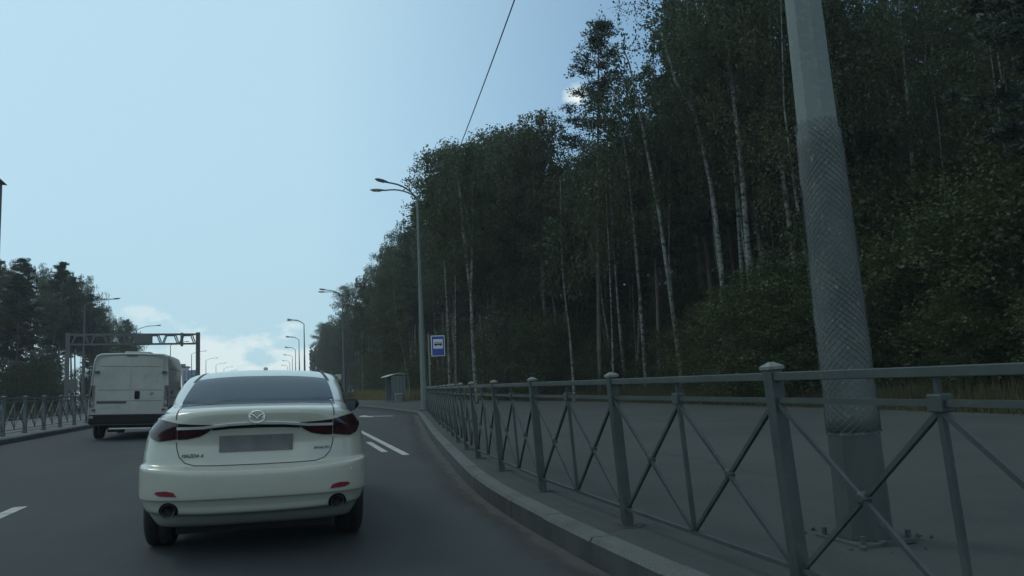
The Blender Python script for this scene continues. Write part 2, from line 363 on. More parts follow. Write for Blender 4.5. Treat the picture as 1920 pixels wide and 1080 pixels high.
kerb([(-17.2, y) for y in range(-14, 250, 2)], .15, .18, 2.0, 'kerb', side=-1, m='kerb', zf=lambda x: .235)

# painted markings, thin sheets 4 mm above the road
def marking(name, poly, kind='structure'):
    bm = bmesh.new(); vs = [bm.verts.new((x, y, G(x)+.0045)) for x, y in poly]; bm.faces.new(vs); me = bpy.data.meshes.new(name); bm.to_mesh(me); bm.free()
    me.materials.append(M['mark']); return tag(link(bpy.data.objects.new(name, me)), kind='structure')
for y0 in (-3.2, 6.8, 18.8, 30.8, 42.8, 54.8):
    marking('lane_line', [(-2.9, y0), (-2.76, y0), (-2.76, y0+3.1), (-2.9, y0+3.1)])
marking('edge_line', [(2.14, 14.3), (2.28, 14.3), (2.34, 34), (2.2, 34)])
marking('edge_line', [(1.86, 15.2), (1.99, 15.2), (2.0, 18.3), (1.87, 18.3)])
marking('lane_line', [(1.87, 23), (2.0, 23), (2.02, 26), (1.89, 26)])
a = on(672, 782); b = on(728, 781)
marking('arrow_marking', [(a.x, a.y-.1), (a.x+.35, a.y+2.0), (a.x+.55, a.y+2.0), (a.x+.55, a.y+.85), (b.x+.3, b.y+.9), (b.x+.3, b.y+.2), (a.x+.62, a.y+.1), (a.x+.62, a.y-.9)])

# ------------------------------------------------------------------ railings
def railing(name, label, posts, zf, lean, m, mcap, H=1.12, pw=.072):
    """one railing: posts with caps, top rails and X-braced panels. lean: sideways tilt of every post"""
    root = thing(name, label, 'fence', (posts[0][0], posts[0][1], zf(posts[0][0])))
    O = Vector(root.location); B = [Vector((x, y, zf(x)))-O for x, y in posts]; n = len(B)
    T = []; ex = []
    for i in range(n):
        d = (B[min(i+1, n-1)]-B[max(i-1, 0)]); d.z = 0; d.normalize(); r = Vector((d.y, -d.x, 0))
        up = (Vector((0, 0, 1))+r*lean+Vector((0, 0, 0))).normalized(); T.append((up+Vector((RNG.normal(0, .007), RNG.normal(0, .007), 0))).normalized()); ex.append((d, r))
    for i in range(n):
        d, r = ex[i]; up = T[i]; b = B[i]
        p = MB().bar(b-up*.02, b+up*H, pw, pw, up=d).build('post', m, root, bevel=.006)
        c = MB(); q = b+up*H; w = pw*.56; rr = (d.cross(up)).normalized(); k = len(c.v)
        for h, s_ in ((0, 1.08), (.016, 1.08), (.038, .25)):
            for i_, j_ in ((-1, -1), (1, -1), (1, 1), (-1, 1)): c.v.append(q+up*(h+.002)+(rr*i_+d*j_)*w*s_)
        for l in (0, 4):
            for j in range(4): c.f.append((l+j, l+(j+1) % 4, l+4+(j+1) % 4, l+4+j))
        c.f.append((3, 2, 1, 0)); c.f.append((8, 9, 10, 11)); c.build('post_cap', mcap, p)
        bp = MB().bar(b+up*.0, b+up*.012, pw*1.5, pw*1.5, up=d).build('base_plate', m, p)
    for i in range(n-1):
        u0, u1 = T[i], T[i+1]; d = (B[i+1]-B[i]); L = d.length; dn = d.normalized(); g = pw/2+.001
        def P(s, h): return B[i]+d*s+(u0*(1-s)+u1*s)*h
        s0 = g/L; s1 = 1-s0; sm = .5
        MB().bar(P(s0, H-.035), P(s1, H-.035), .05, .042).build('top_rail', m, root, bevel=.004)
        q = MB(); hz = H-.155; lz = .13; t = .021
        q.bar(P(s0, hz), P(s1, hz), .028, .026); q.bar(P(s0, lz), P(s1, lz), .028, .022)
        q.bar(P(sm, hz-.03), P(sm, lz), t*1.15, t*1.15, up=dn); q.bar(P(sm, H-.056), P(sm, hz+.03), .02, .02, up=dn)
        side = Vector((dn.y, -dn.x, 0))*.009
        for sa, sb in ((s0, sm), (sm, s1)):
            h0, h1 = hz-.02, lz+.015
            q.bar(P(sa, h0)+side, P(sb, h1)+side, t, t, up=side); q.bar(P(sa, h1)-side, P(sb, h0)-side, t, t, up=side)
        pan = q.build('lattice_panel', m, root)
        bl = MB(); c = P(sm, hz); bl.bar(c-dn*.036, c+dn*.036, .06, .07); bl.build('clamp_block', m, pan, bevel=.006)
        for sa, sb in ((s0, sm), (sm, s1)):
            c = P((sa+sb)/2, (hz-.02+lz+.015)/2); bb = MB(); ax = Vector((dn.y, -dn.x, 0))
            bb.tube([c-ax*.024, c-ax*.018, c+ax*.018, c+ax*.024], [.018, .03, .03, .018], 10); bb.build('rosette', m, pan)
    return root
FP = [(2.47, -2.72), (2.46, -.72), (2.44, 1.28), (2.45, 3.28), (2.48, 5.32), (2.52, 7.38), (2.67, 9.4), (2.82, 11.2), (3.06, 12.95), (3.32, 14.75), (3.62, 16.6), (3.92, 18.5), (4.2, 20.4), (4.48, 22.3), (4.78, 24.2), (5.08, 26.1), (5.38, 28.0), (5.68, 29.9), (5.98, 31.8), (6.28, 33.7)]
railing('pedestrian_railing', 'grey green railing with capped posts and crossed braces along the right hand kerb', FP, FZ, -.05, M['steel'], M['steel_l'])
railing('pedestrian_railing', 'thin dark railing on the raised median to the left of the white van', [(-7.72, 13.5+1.95*i) for i in range(26)], lambda x: G(x)+.145, .0, M['leftfence'], M['leftfence'], H=1.1, pw=.1)
# dark mortar stains round the foot of each post
for x, y in FP[2:12]:
    vs = []; k = 14; rr = random.Random(int(y*10))
    for j in range(k):
        a = 2*PI*j/k; r_ = rr.uniform(.7, 1.2); vs.append((x+math.cos(a)*r_*.16-.02, y+math.sin(a)*r_*.10, FZ(x)+.004))
    tag(pyobj('footing_stain', vs, [tuple(range(k))], 'patch'), kind='structure')

for k, (x, y) in enumerate(FP[2:14]):
    kx = x-.30; V = []; n = 9; rr = random.Random(k)
    for i in range(n):
        xx = kx+.02+i*.07; yy = y-.16+.015*rr.uniform(-1, 1)+.02*i; w = rr.uniform(.002, .007); V += [(xx, yy-w, FZ(xx)+.003), (xx, yy+w, FZ(xx)+.003)]
    tag(pyobj('footway_joint', V, [(2*i, 2*i+2, 2*i+3, 2*i+1) for i in range(n-1)], 'patch'), kind='structure')

# ------------------------------------------------------------------ street lamps
def lamp_profile(H=10.0):
    return [(0, .172), (.6, .165), (2, .152), (4.2, .122), (7, .083), (H, .058)]
def street_lamp(label, x, y, z, dirs, group, m='poledark', near=False, H=10.0, arm=1.7, lean=0):
    root = thing('street_lamp', label, 'street lamp', (x, y, z), group, roty=lean)
    pr = lamp_profile(H)
    pole = MB().tube([(0, 0, h) for h, r in pr], [r for h, r in pr], 8 if near else 8, phase=PI/8).build('pole', m, root)
    pl = MB().box(-.22, .22, -.22, .22, .0, .025)
    for i in (-1, 1):
        for j in (-1, 1): pl.tube([(i*.18, j*.18, .02), (i*.18, j*.18, .075)], .018, 6)
    pl.build('base_plate', 'shadedfoot' if near else m, root)
    for a in dirs:
        d = Vector((math.cos(a), math.sin(a), 0)); pts = []
        for k in range(9):
            t = k/8; pts.append(d*(arm*(t**1.35))+Vector((0, 0, H-.1+ .62*math.sin(min(t*1.15, 1)*PI/2))))
        ar = MB().tube(pts, [.04]*9, 6).build('arm', m, root, smooth=True)
        e = pts[-1]; h = MB(); dd = (d+Vector((0, 0, .10))).normalized(); ws = [(0, .05, .04), (.12, .085, .06), (.35, .14, .085), (.6, .14, .075), (.75, .07, .04)]
        sd_ = dd.cross(Vector((0, 0, 1))).normalized(); up = sd_.cross(dd)
        for s_, w, hh in ws:
            for j in range(10):
                q = 2*PI*j/10; zz_ = math.sin(q)*hh; zz_ = zz_ if zz_ > 0 else zz_*.55; h.v.append(e+dd*(s_-.04)+sd_*math.cos(q)*w+up*zz_)
        for i in range(4):
            for j in range(10): h.f.append((i*10+j, i*10+(j+1) % 10, (i+1)*10+(j+1) % 10, (i+1)*10+j))
        h.f.append(tuple(range(10))); h.f.append(tuple(40+j for j in range(10)))
        hd = h.build('lamp_head', 'lamp', ar, smooth=True)
        gl = MB(); c = e+dd*.40-up*.045; gl.bar(c-dd*.2, c+dd*.2, .17, .03).build('lens', 'lampglass', hd, bevel=.01)
    return root
WEST = PI
pb = on(1624, 1012, FH)
near = street_lamp('thick grey pole close behind the railing, its middle wrapped in wire netting', pb.x, pb.y, pb.z, [WEST-.45, WEST+.45], 'street lamps on the right of the road', 'pole', near=True, lean=-.016)
# the wrapping of the near pole
def rad_at(z): return lerp_table(lamp_profile(), z)
pm = MB(); zs = [.72+.11*i for i in range(20)]
pm.tube([(0, 0, z) for z in zs], [rad_at(z)*.985+.006 for z in zs], 24).build('old_posters', 'poster', near, smooth=True)
nm = MB(); nz = 150; Z0, Z1 = .70, 2.88
for sgn in (1, -1):
    for k in range(22):
        pts = []
        for i in range(nz):
            z = Z0+(Z1-Z0)*i/(nz-1); a = 2*PI*k/22+sgn*(z-Z0)*6.5+.03*math.sin(i*.21+k)
            r_ = rad_at(z)+.009+.002*math.sin(i*1.7+k); pts.append((math.cos(a)*r_, math.sin(a)*r_, z))
        nm.tube(pts, .0018, 3, cap=False)
nm.build('wire_netting', 'wire', near)
MB().tube([(0, 0, h) for h in (.03, .35, .70)], [rad_at(h)*1.01+.008 for h in (.03, .35, .70)], 8, phase=PI/8).build('foot_shade_band', 'shadedfoot', near)  # band added round the foot to paint its shade, no real sleeve
rb = MB(); rr = random.Random(5)
for i in range(14):
    a = rr.uniform(0, 2*PI); r_ = rr.uniform(.2, .42); s_ = rr.uniform(.008, .03); c = Vector((pb.x+math.cos(a)*r_, pb.y+math.sin(a)*r_, pb.z+s_*.5))
    pts = [c+Vector((rr.uniform(-1, 1), rr.uniform(-1, 1), -.4))*s_, c+Vector((0, 0, .1))*s_, c+Vector((rr.uniform(-1, 1), rr.uniform(-1, 1), rr.uniform(.2, .8)))*s_]
    rb.tube(pts, [s_*.5, s_*.8, s_*.3], 5)
tag(rb.build('rubble', 'rubble'), 'broken bits of concrete lying round the foot of the netted pole', 'rubble', kind='stuff')

RL = [(795, 36.0, 'tall grey lamp pole with two lamp heads at the far end of the railing'),
      (646, 70.0, 'second nearest two-headed lamp on the right, before the wood beyond the shelter'),
      (572, 98.0, 'lamp on the right against the far trees, third counting away from the railing'),
      (562, 128.0, None), (555, 158.0, None), (549, 190.0, None), (544, 225.0, None), (540, 262.0, None)]
lamp1 = None
for px, D, lb in RL:
    p = at(px, 740, D); s = street_lamp(lb or 'small far street lamp in the row above the white car roof, right side', p.x, p.y, FZ(p.x), [WEST-.45, WEST+.45], 'street lamps on the right of the road', 'pole' if D < 40 else 'poledark', near=D < 40, H=10.5 if D < 40 else 10.0)
    if D < 40: lamp1 = s
LL = [(155, 69.0, 'tall lamp on the left whose arm reaches out above the gantry beam, before the wood'), (254, 97.0, 'second left lamp, its curved arm rising behind the gantry beam'),
      (319, 128.0, 'left side lamp pole seen under the gantry beam right of the van roof'), (359, 158.0, 'left side lamp just left of the right gantry leg'), (386, 190.0, 'first left side lamp to the right of the gantry leg'), (405, 222.0, 'second left side lamp to the right of the gantry leg'), (420, 256.0, None), (430, 292.0, None)]
for px, D, lb in LL:
    p = at(px, 745, D); street_lamp(lb or 'tiny far left side lamp above the left edge of the white car roof', p.x, p.y, .25, [0.0], 'street lamps on the left of the road', 'poledark', arm=2.3)

# overhead cable from the near pole to the next lamp pole
A = Vector((pb.x-.1, pb.y, 9.3)); Bc = lamp1.location+Vector((0, 0, 8.3)); cb = MB(); pts = []
for i in range(41):
    t = i/40; p = A.lerp(Bc, t); p.z -= 4*t*(1-t)*.55; pts.append(p)
cb.tube(pts, .014, 6)
tag(cb.build('cable', 'cable'), 'black overhead cable sagging from above the netted pole down to the two headed lamp pole', 'cable')

# ------------------------------------------------------------------ gantry
gp = at(371, 742, 66); gl_ = at(124, 755, 60)
GZ = at(371, 622, 66).z
g = thing('sign_gantry', 'grey steel lattice gantry spanning the opposite road behind the white van', 'gantry', (gp.x, gp.y, .3), rotz=math.atan2(gp.y-gl_.y, gp.x-gl_.x))
dx = -math.hypot(gl_.x-gp.x, gl_.y-gp.y)
MB().box(-.15, .15, -.15, .15, 0, GZ-.3).build('leg', 'poledark', g)
MB().box(dx-.15, dx+.15, -.15, .15, 0, GZ-.35).build('leg', 'poledark', g)
gb = MB(); GZ += .15; zt, zb = GZ-.62, GZ-1.45
for yy in (-.3, .3):
    gb.box(dx+.15, -.15, yy-.06, yy+.06, zt-.06, zt+.06); gb.box(dx+.15, -.15, yy-.06, yy+.06, zb-.06, zb+.06)
    n = 7; w = (abs(dx)-.4)/n
    for i in range(n):
        x0 = -.2-i*w; xm = x0-w/2; x1 = x0-w
        gb.bar((x0-.1, yy, zb+.08), (xm+.35, yy, zt-.08), .08, .08); gb.bar((xm-.35, yy, zt-.08), (x1+.1, yy, zb+.08), .08, .08)
        gb.box(xm-.35, xm+.35, yy-.05, yy+.05, zt-.15, zt-.05)
gb.build('truss_beam', 'poledark', g)
MB().box(-5.2, -3.8, -.42, -.36, zb+.02, zt-.02).build('sign_panel', 'poledark', g)
MB().box(-1.55, -1.33, -.45, -.36, zb-.25, zt+.1).build('camera_bracket', 'poledark', g)
MB().box(dx+.05, dx+.75, -.3, -.1, 1.9, 2.8).build('control_cabinet', 'poledark', g)

# ------------------------------------------------------------------ bus stop sign
D = 33.0; sp = at(806, 700, D); base_z = FZ(sp.x)
st = thing('bus_stop_sign', 'blue and white bus stop sign on a thin post at the end of the railing', 'sign', (sp.x, sp.y, base_z))
ctr = at(822.3, 648, D)-Vector((sp.x, sp.y, base_z))
MB().tube([(0, 0, 0), (0, 0, ctr.z+.55)], .04, 10).build('post', 'pole', st)
pn = bpy.data.objects.new('sign_panel', None)
cx, cz = ctr.x+.02, ctr.z; yy = -.06
pan = MB().box(cx-.31, cx+.31, yy, yy+.03, cz-.46, cz+.46).build('sign_panel', 'signwhite', st, bevel=.01)
MB().box(cx-.275, cx+.275, yy-.006, yy-.002, cz-.425, cz+.425).build('blue_field', 'blue', pan)
MB().box(cx-.215, cx+.215, yy-.012, yy-.008, cz-.12, cz+.30).build('white_field', 'signwhite', pan)
bus = MB()
def ybox(mb, x0, x1, z0, z1, y): mb.box(cx+x0, cx+x1, y, y+.003, cz+z0, cz+z1)
bpoly = [(-.18, .03), (-.18, .09), (-.165, .155), (-.15, .17), (.16, .17), (.175, .155), (.185, .09), (.185, .03)]
bm = bmesh.new(); vs = [bm.verts.new((cx+x, yy-.016, cz+z)) for x, z in bpoly]; f = bm.faces.new(vs); r_ = bmesh.ops.extrude_face_region(bm, geom=[f])
for v in r_['geom']:
    if isinstance(v, bmesh.types.BMVert): v.co.y += .003
me = bpy.data.meshes.new('bus_symbol'); bm.to_mesh(me); bm.free(); me.materials.append(M['signblack']); bs = link(bpy.data.objects.new('bus_symbol', me), pan)
w = MB()
for i in range(5): ybox(w, -.155+i*.065, -.108+i*.065, .10, .15, yy-.021)
w.build('symbol_windows', 'signwhite', bs)
w = MB()
for x in (-.105, .11): w.lathe([(.036, yy-.024), (.036, yy-.020)], (cx+x, 0, cz+.025), 14, 'y')
w.build('symbol_wheels', 'signblack', bs)
MB().box(-.0, cx, -.035, -.02, cz+.3, cz+.34).box(0, cx, -.035, -.02, cz-.34, cz-.3).build('bracket', 'alu', st)

# ------------------------------------------------------------------ bus shelter and kiosk
p = at(750, 752, 60); 
sh = thing('bus_shelter', 'small grey glazed bus shelter with a light curved roof beside the dry grass', 'bus shelter', (p.x, p.y, FZ(p.x)))
MB().box(-.62, .42, 0, .05, .12, 2.0).build('side_panel', 'shglass', sh)
MB().box(-.62, .42, 3.6, 3.65, .12, 2.0).build('side_panel', 'shglass', sh)
MB().box(.42, .46, .05, 3.6, .12, 2.0).build('back_panel', 'shglass', sh)
for y in (-.03, 3.68):
    q = MB()
    for x in (-.62, -.1, .12, .42): q.box(x-.03, x+.03, y-.03, y+.03, 0, 2.05)
    q.box(-.62, .42, y-.028, y+.028, .06, .12); q.box(-.62, .42, y-.028, y+.028, 2.0, 2.06); q.build('frame', 'shmetal', sh)
q = MB(); n = 10; y0, y1 = -.12, 3.8
for k in range(n+1):
    t = k/n; x = -1.0+1.5*t; z = 2.02+.24*math.sin(min(1, t*1.25)*PI/2)-.10*max(0, t-.7)/.3
    q.v += [Vector((x, y0, z)), Vector((x, y1, z)), Vector((x, y1, z+.05)), Vector((x, y0, z+.05))]
for k in range(n):
    a = k*4; q.f += [(a+i, a+(i+1) % 4, a+4+(i+1) % 4, a+4+i) for i in range(4)]
q.f += [(0, 1, 2, 3), (n*4, n*4+1, n*4+2, n*4+3)]
q.build('roof', 'shroof', sh)
q = MB().box(.05, .38, .3, 3.2, .42, .47)
for y in (.5, 1.75, 3.0): q.box(.18, .24, y, y+.06, 0, .42)
q.build('bench', 'shmetal', sh)
bn = MB(); bn.box(-.28, .28, -.35, -.02, 0, .62); t_ = thing('litter_bin', 'boxy pale grey bin in front of the glazed shelter end', 'bin', (p.x-.15, p.y-.25, FZ(p.x))); bn.build('bin_body', 'shmetal', t_, bevel=.02); MB().box(-.31, .31, -.38, .01, .621, .67).build('bin_lid', 'shroof', t_, bevel=.01)
p = at(634, 740, 84)
ks = thing('kiosk', 'low dark grey kiosk with a pale box on its roof, left of the shelter', 'kiosk', (p.x, p.y, -.02))
bd = MB().box(-1.6, 1.1, 0, 3, 0, 2.2).build('wall', 'kiosk', ks); MB().box(-1.8, 1.3, -.2, 3.2, 2.2, 2.38).build('roof', 'poledark', ks)
MB().box(-.2, .4, .2, .9, 2.38, 2.95).build('roof_unit', 'shroof', ks); MB().box(-1.2, .3, -.04, -.003, .9, 1.8).build('window', 'winglass', bd)

# ------------------------------------------------------------------ buildings
p = at(343, 744, 350); bz = at(343, 685, 350).z
b = thing('apartment_tower', 'distant blue and pale tower block seen between van and car roof', 'building', (p.x, p.y, 0))
MB().box(-2.9, 1.7, 0, 8, 0, bz-1.2).build('wall', 'palewall', b); MB().box(1.71, 6.2, .6, 8, 0, bz-2.3).build('wall', 'bluewall', b)
MB().box(-3.4, 2.3, -.5, 8.5, bz-1.2, bz-.4).build('roof', 'roof', b); MB().box(-1.7, .6, 2, 5, bz-.4, bz+.8).build('roof_house', 'roof', b)
for i in range(2): MB().box(-2.1+i*2.1, -.8+i*2.1, -.1, -.01, .6, bz-2.3).build('glazed_bay', 'bluewall', b)
for i in range(5): MB().box(2.1, 5.8, .5, .59, 1.7+i*(bz-5)/5, 2.5+i*(bz-5)/5).build('window_band', 'winglass', b)
p = at(1.5, 430, 72)
b = thing('house', 'dark brown gabled building corner with an eave at the left picture edge', 'building', (p.x, p.y, .17)); ht = at(4, 337, 72).z
wl_ = MB().box(-9, 0, -10, 0, 0, ht-.4).build('wall', 'brick', b)
q = MB(); q.v = [Vector(c) for c in ((.35, -10.3, ht-.45), (-9.3, -10.3, ht-.45), (-4.5, -10.3, ht+4.6), (.35, .3, ht-.45), (-9.3, .3, ht-.45), (-4.5, .3, ht+4.6))]
q.f = [(0, 1, 2), (3, 5, 4), (0, 2, 5, 3), (2, 1, 4, 5), (1, 0, 3, 4)]; q.build('roof', 'roof', b)
for i in range(6):
    for j in range(2): f_ = MB().box(-3-j*4, -1.6-j*4, -10.06, -10.003, 2+i*3.2, 3.6+i*3.2).build('window', 'winglass', b)

# ------------------------------------------------------------------ vehicles
def car_body(ST, name, m, parent, n=8, exp=3.3, K=20):
    """loft of horizontal rings. station: yc,dep,z,hwR,hwM,yf,depf,droop,frontdrop"""
    S = crom(ST, n); V = []; F = []
    k = 0
    for yc, dep, z, hr, hm, yf, df, dr, fd in S:
        ring = []
        for j in range(-K, K+1):
            th = PI/2*j/K; sx = math.copysign(abs(math.sin(th))**(2/exp), th); cy = abs(math.cos(th))**(2/exp)
            ring.append((hr*sx, yc+dep*(1-cy)))
        ya, yb = yc+dep, yf-df
        for j in range(1, 20):
            t = j/20; y = ya+(yb-ya)*t; w = hr+(hm-hr)*math.sin(min(1, t*2.2)*PI/2); ring.append((w, y))
        for j in range(-K, K+1):
            th = -PI/2*j/K; sx = math.copysign(abs(math.sin(th))**(2/exp), th); cy = abs(math.cos(th))**(2/exp)
            ring.append((hm*sx, yf-df*(1-cy)))
        for j in range(1, 20):
            t = 1-j/20; y = ya+(yb-ya)*t; w = hr+(hm-hr)*math.sin(min(1, t*2.2)*PI/2); ring.append((-w, y))
        k = len(ring)
        for x, y in ring:
            u = abs(x)/max(hr, hm); t = min(max((y-yc)/(yf-yc), 0), 1)
            V.append((x, y, z-dr*u**2.4-fd*max(0, (t-.45)/.55)**1.5))
    R = len(S)
    for i in range(R-1):
        for j in range(k):
            a = i*k+j; b_ = i*k+(j+1) % k; F.append((a, b_, b_+k, a+k))
    F.append(tuple(reversed(range(k))))
    V.append(tuple(sum(V[(R-1)*k+j][c] for j in range(k))/k for c in range(3))); c_ = len(V)-1
    for j in range(k): F.append(((R-1)*k+j, (R-1)*k+(j+1) % k, c_))
    return pyobj(name, V, F, m, parent, smooth=True)
def cut(o, cutters):
    for c in cutters:
        md = o.modifiers.new('cut', 'BOOLEAN'); md.object = c; md.operation = 'DIFFERENCE'; md.solver = 'EXACT'
    dg = bpy.context.evaluated_depsgraph_get(); me = bpy.data.meshes.new_from_object(o.evaluated_get(dg))
    o.modifiers.clear(); o.data = me
    for c in cutters: bpy.data.objects.remove(c)
    me.polygons.foreach_set('use_smooth', [True]*len(me.polygons))
def bvh_of(o):
    me = o.data; return BVHTree.FromPolygons([v.co for v in me.vertices], [tuple(p.vertices) for p in me.polygons])
DIRS = {'rear': Vector((0, 1, 0)), 'top': Vector((0, 0, -1)), 'right': Vector((-1, 0, 0)), 'left': Vector((1, 0, 0))}
def hit(bv, mode, a, b_):
    o = {'rear': Vector((a, -3, b_)), 'top': Vector((a, b_, 6)), 'right': Vector((4, a, b_)), 'left': Vector((-4, a, b_))}[mode]
    h = bv.ray_cast(o, DIRS[mode]); return (h[0], h[1]) if h[0] else (None, None)
def decal(bv, mode, poly, th, m, name, parent, grid=.03, sink=.012):
    """a panel that follows the body: outline given in the 2D view `mode`, `th` proud of the skin"""
    pts = [Vector(p) for p in poly]; P = []
    for a, b_ in zip(pts, pts[1:]+pts[:1]):
        k = max(1, int((b_-a).length/grid)); P += [a.lerp(b_, i/k) for i in range(k)]
    nb = len(P); x0 = min(p.x for p in P); x1 = max(p.x for p in P); y0 = min(p.y for p in P); y1 = max(p.y for p in P)
    def inside(q):
        c = False
        for i in range(nb):
            a, b_ = P[i], P[i-1]
            if (a.y > q.y) != (b_.y > q.y) and q.x < (b_.x-a.x)*(q.y-a.y)/(b_.y-a.y)+a.x: c = not c
        return c
    Q = list(P); x = x0+grid/2
    while x < x1:
        y = y0+grid/2
        while y < y1:
            q = Vector((x, y))
            if inside(q) and min((q-p).length for p in P) > grid*.45: Q.append(q)
            y += grid
        x += grid
    v2, e2, f2, *_ = delaunay_2d_cdt(Q, [], [list(range(nb))], 1, 1e-6)
    top = []; last = None; nr = []
    for q in v2:
        h, nn = hit(bv, mode, q.x, q.y)
        if h is None: h, nn = (last or (Vector((q.x, 0, q.y)), -DIRS[mode]))
        if nn.dot(DIRS[mode]) > 0: nn = -nn
        last = (h, nn); top.append(h+nn*th); nr.append(h-nn*sink)
    n = len(top); F = [tuple(f) for f in f2]
    cnt = {}
    for f in F:
        for i in range(len(f)):
            a, b_ = f[i], f[(i+1) % len(f)]; cnt[(min(a, b_), max(a, b_))] = cnt.get((min(a, b_), max(a, b_)), 0)+1
    for (a, b_), c in cnt.items():
        if c == 1: F.append((a, b_, b_+n, a+n))
    o = pyobj(name, top+nr, F, m, parent)
    bm = bmesh.new(); bm.from_mesh(o.data)
    nt = len(f2)
    bm.faces.ensure_lookup_table()
    for i in range(nt): bm.faces[i].smooth = True
    bmesh.ops.recalc_face_normals(bm, faces=bm.faces)
    for e in bm.edges:
        if any(not f.smooth for f in e.link_faces): e.smooth = False
    bm.to_mesh(o.data); bm.free(); return o
def line(bv, mode, pts, w, m, name, parent, th=.0015, grid=.04):
    """a narrow strip following the skin along a 2D polyline, merged in one mesh"""
    pts = [Vector(p) for p in pts]; V = []; F = []; S = []
    for a, b_ in zip(pts, pts[1:]):
        k = max(1, int((b_-a).length/grid)); S += [a.lerp(b_, i/k) for i in range(k)]
    S.append(pts[-1])
    for i, p in enumerate(S):
        t = (S[min(i+1, len(S)-1)]-S[max(i-1, 0)]).normalized(); nn = Vector((-t.y, t.x))
        for s_ in (-1, 1):
            q = p+nn*(w/2*s_); h, no = hit(bv, mode, q.x, q.y)
            if h is None: h, no = hit(bv, mode, p.x, p.y)
            if h is None: h, no = Vector(V[-1]), Vector((0, 0, 0))
            if no.dot(DIRS[mode]) > 0: no = -no
            V.append(h+no*th)
    for i in range(len(S)-1): F.append((2*i, 2*i+1, 2*i+3, 2*i+2))
    return pyobj(name, V, F, m, parent)
def mir(poly): return [(-x, z) for x, z in reversed(poly)]
def wheel(x, y, r, w, parent, side):
    t = MB().lathe([(r*.62, -w/2), (r*.9, -w/2), (r*.985, -w/2+.02), (r, -w/2+.05), (r, -.012), (r-.008, -.008), (r-.008, .008), (r, .012), (r, w/2-.05), (r*.985, w/2-.02), (r*.9, w/2), (r*.62, w/2)], (x, y, r), 36, 'x').build('wheel', 'tyre', parent, smooth=True)
    q = MB(); xo = x+side*(w/2-.01); q.lathe([(r*.62, -.01), (r*.62, .012), (r*.56, .014), (r*.56, -.01)], (xo, y, r), 30, 'x')
    for k in range(10):
        a = 2*PI*k/10; q.bar((xo, y, r), (xo, y+math.cos(a)*r*.58, r+math.sin(a)*r*.58), .03, .02)
    q.lathe([(.06, -.01), (.06, .02)], (xo, y, r), 16, 'x'); q.build('rim', 'rim', t)
    return t
def text(s, size, m, parent, loc, name='lettering', shear=0, ext=.002, rot=(PI/2, 0, 0)):
    c = bpy.data.curves.new(name, 'FONT'); c.body = s; c.size = size; c.extrude = ext; c.shear = shear; c.align_x = 'CENTER'; c.align_y = 'CENTER'
    o = bpy.data.objects.new(name, c); COL.objects.link(o); dg = bpy.context.evaluated_depsgraph_get()
    me = bpy.data.meshes.new_from_object(o.evaluated_get(dg)); bpy.data.objects.remove(o); me.materials.clear(); me.materials.append(M[m])
    o = link(bpy.data.objects.new(name, me), parent); o.location = loc; o.rotation_euler = rot; return o

# --- white sedan
cp = at(474, 905, 5.5)
car = thing('sedan', 'white pearl sedan right in front, seen from behind, dark rear window and smoked tail lights', 'car', (cp.x, cp.y, G(cp.x)+.002), roty=.03, rotz=-.005)
#     yc    dep   z    hwR   hwM   yf    df  droop fdrop
ST = [(.62, .30, .195, .76, .80, 4.55, .5, 0, 0),
      (.34, .34, .22, .79, .83, 4.70, .6, 0, 0),
      (.16, .40, .315, .845, .87, 4.80, .7, -.02, 0),
      (.085, .44, .345, .865, .89, 4.84, .8, -.025, 0),
      (.062, .46, .40, .885, .90, 4.87, .9, -.015, 0),
      (.035, .48, .445, .898, .905, 4.87, .9, -.01, 0),
      (.014, .50, .46, .908, .912, 4.87, .9, 0, 0),
      (.004, .52, .53, .915, .915, 4.87, .9, 0, 0),
      (.0, .52, .60, .916, .92, 4.85, .9, -.01, 0),
      (.003, .50, .645, .915, .92, 4.83, .9, -.03, 0),
      (.016, .50, .660, .912, .92, 4.82, .9, -.035, 0),
      (.062, .50, .678, .902, .92, 4.80, .9, -.03, 0),
      (.076, .50, .70, .90, .92, 4.80, .9, -.02, 0),
      (.085, .50, .76, .90, .92, 4.78, .9, 0, .02),
      (.095, .50, .84, .89, .915, 4.74, .9, 0, .05),
      (.085, .52, .91, .875, .905, 4.70, 1.0, .0, .08),
      (.06, .56, .97, .85, .89, 4.60, 1.1, .005, .12),
      (.045, .60, 1.03, .815, .86, 4.3, 1.2, .02, .13),
      (.04, .64, 1.075, .77, .82, 3.9, .9, .03, .10),
      (.055, .66, 1.10, .735, .79, 3.72, .7, .04, .08),
      (.12, .62, 1.115, .71, .77, 3.62, .6, .04, .05),
      (.30, .55, 1.125, .69, .76, 3.5, .5, .03, .03),
      (.52, .45, 1.135, .672, .74, 3.42, .45, .02, .01),
      (.60, .42, 1.16, .66, .73, 3.36, .45, .01, 0),
      (.90, .42, 1.245, .635, .69, 3.18, .45, .01, 0),
      (1.18, .42, 1.32, .61, .655, 3.0, .45, .012, 0),
      (1.40, .42, 1.372, .59, .63, 2.86, .45, .02, 0),
      (1.56, .40, 1.402, .565, .60, 2.76, .45, .025, 0),
      (1.72, .36, 1.424, .52, .55, 2.70, .42, .025, 0),
      (1.92, .26, 1.440, .42, .44, 2.66, .35, .02, 0),
      (2.14, .12, 1.448, .22, .24, 2.5, .2, .01, 0)]
WF = [(1.04, .925), (1.10, .96), (1.135, 1.04), (1.25, 1.10), (1.37, 1.14), (1.45, 1.16)]
ST = [(a, b, z, hr*lerp_table(WF, z), hm*lerp_table(WF, z), yf, df, dr, fd) for a, b, z, hr, hm, yf, df, dr, fd in ST]
body = car_body(ST, 'body', 'white', car)
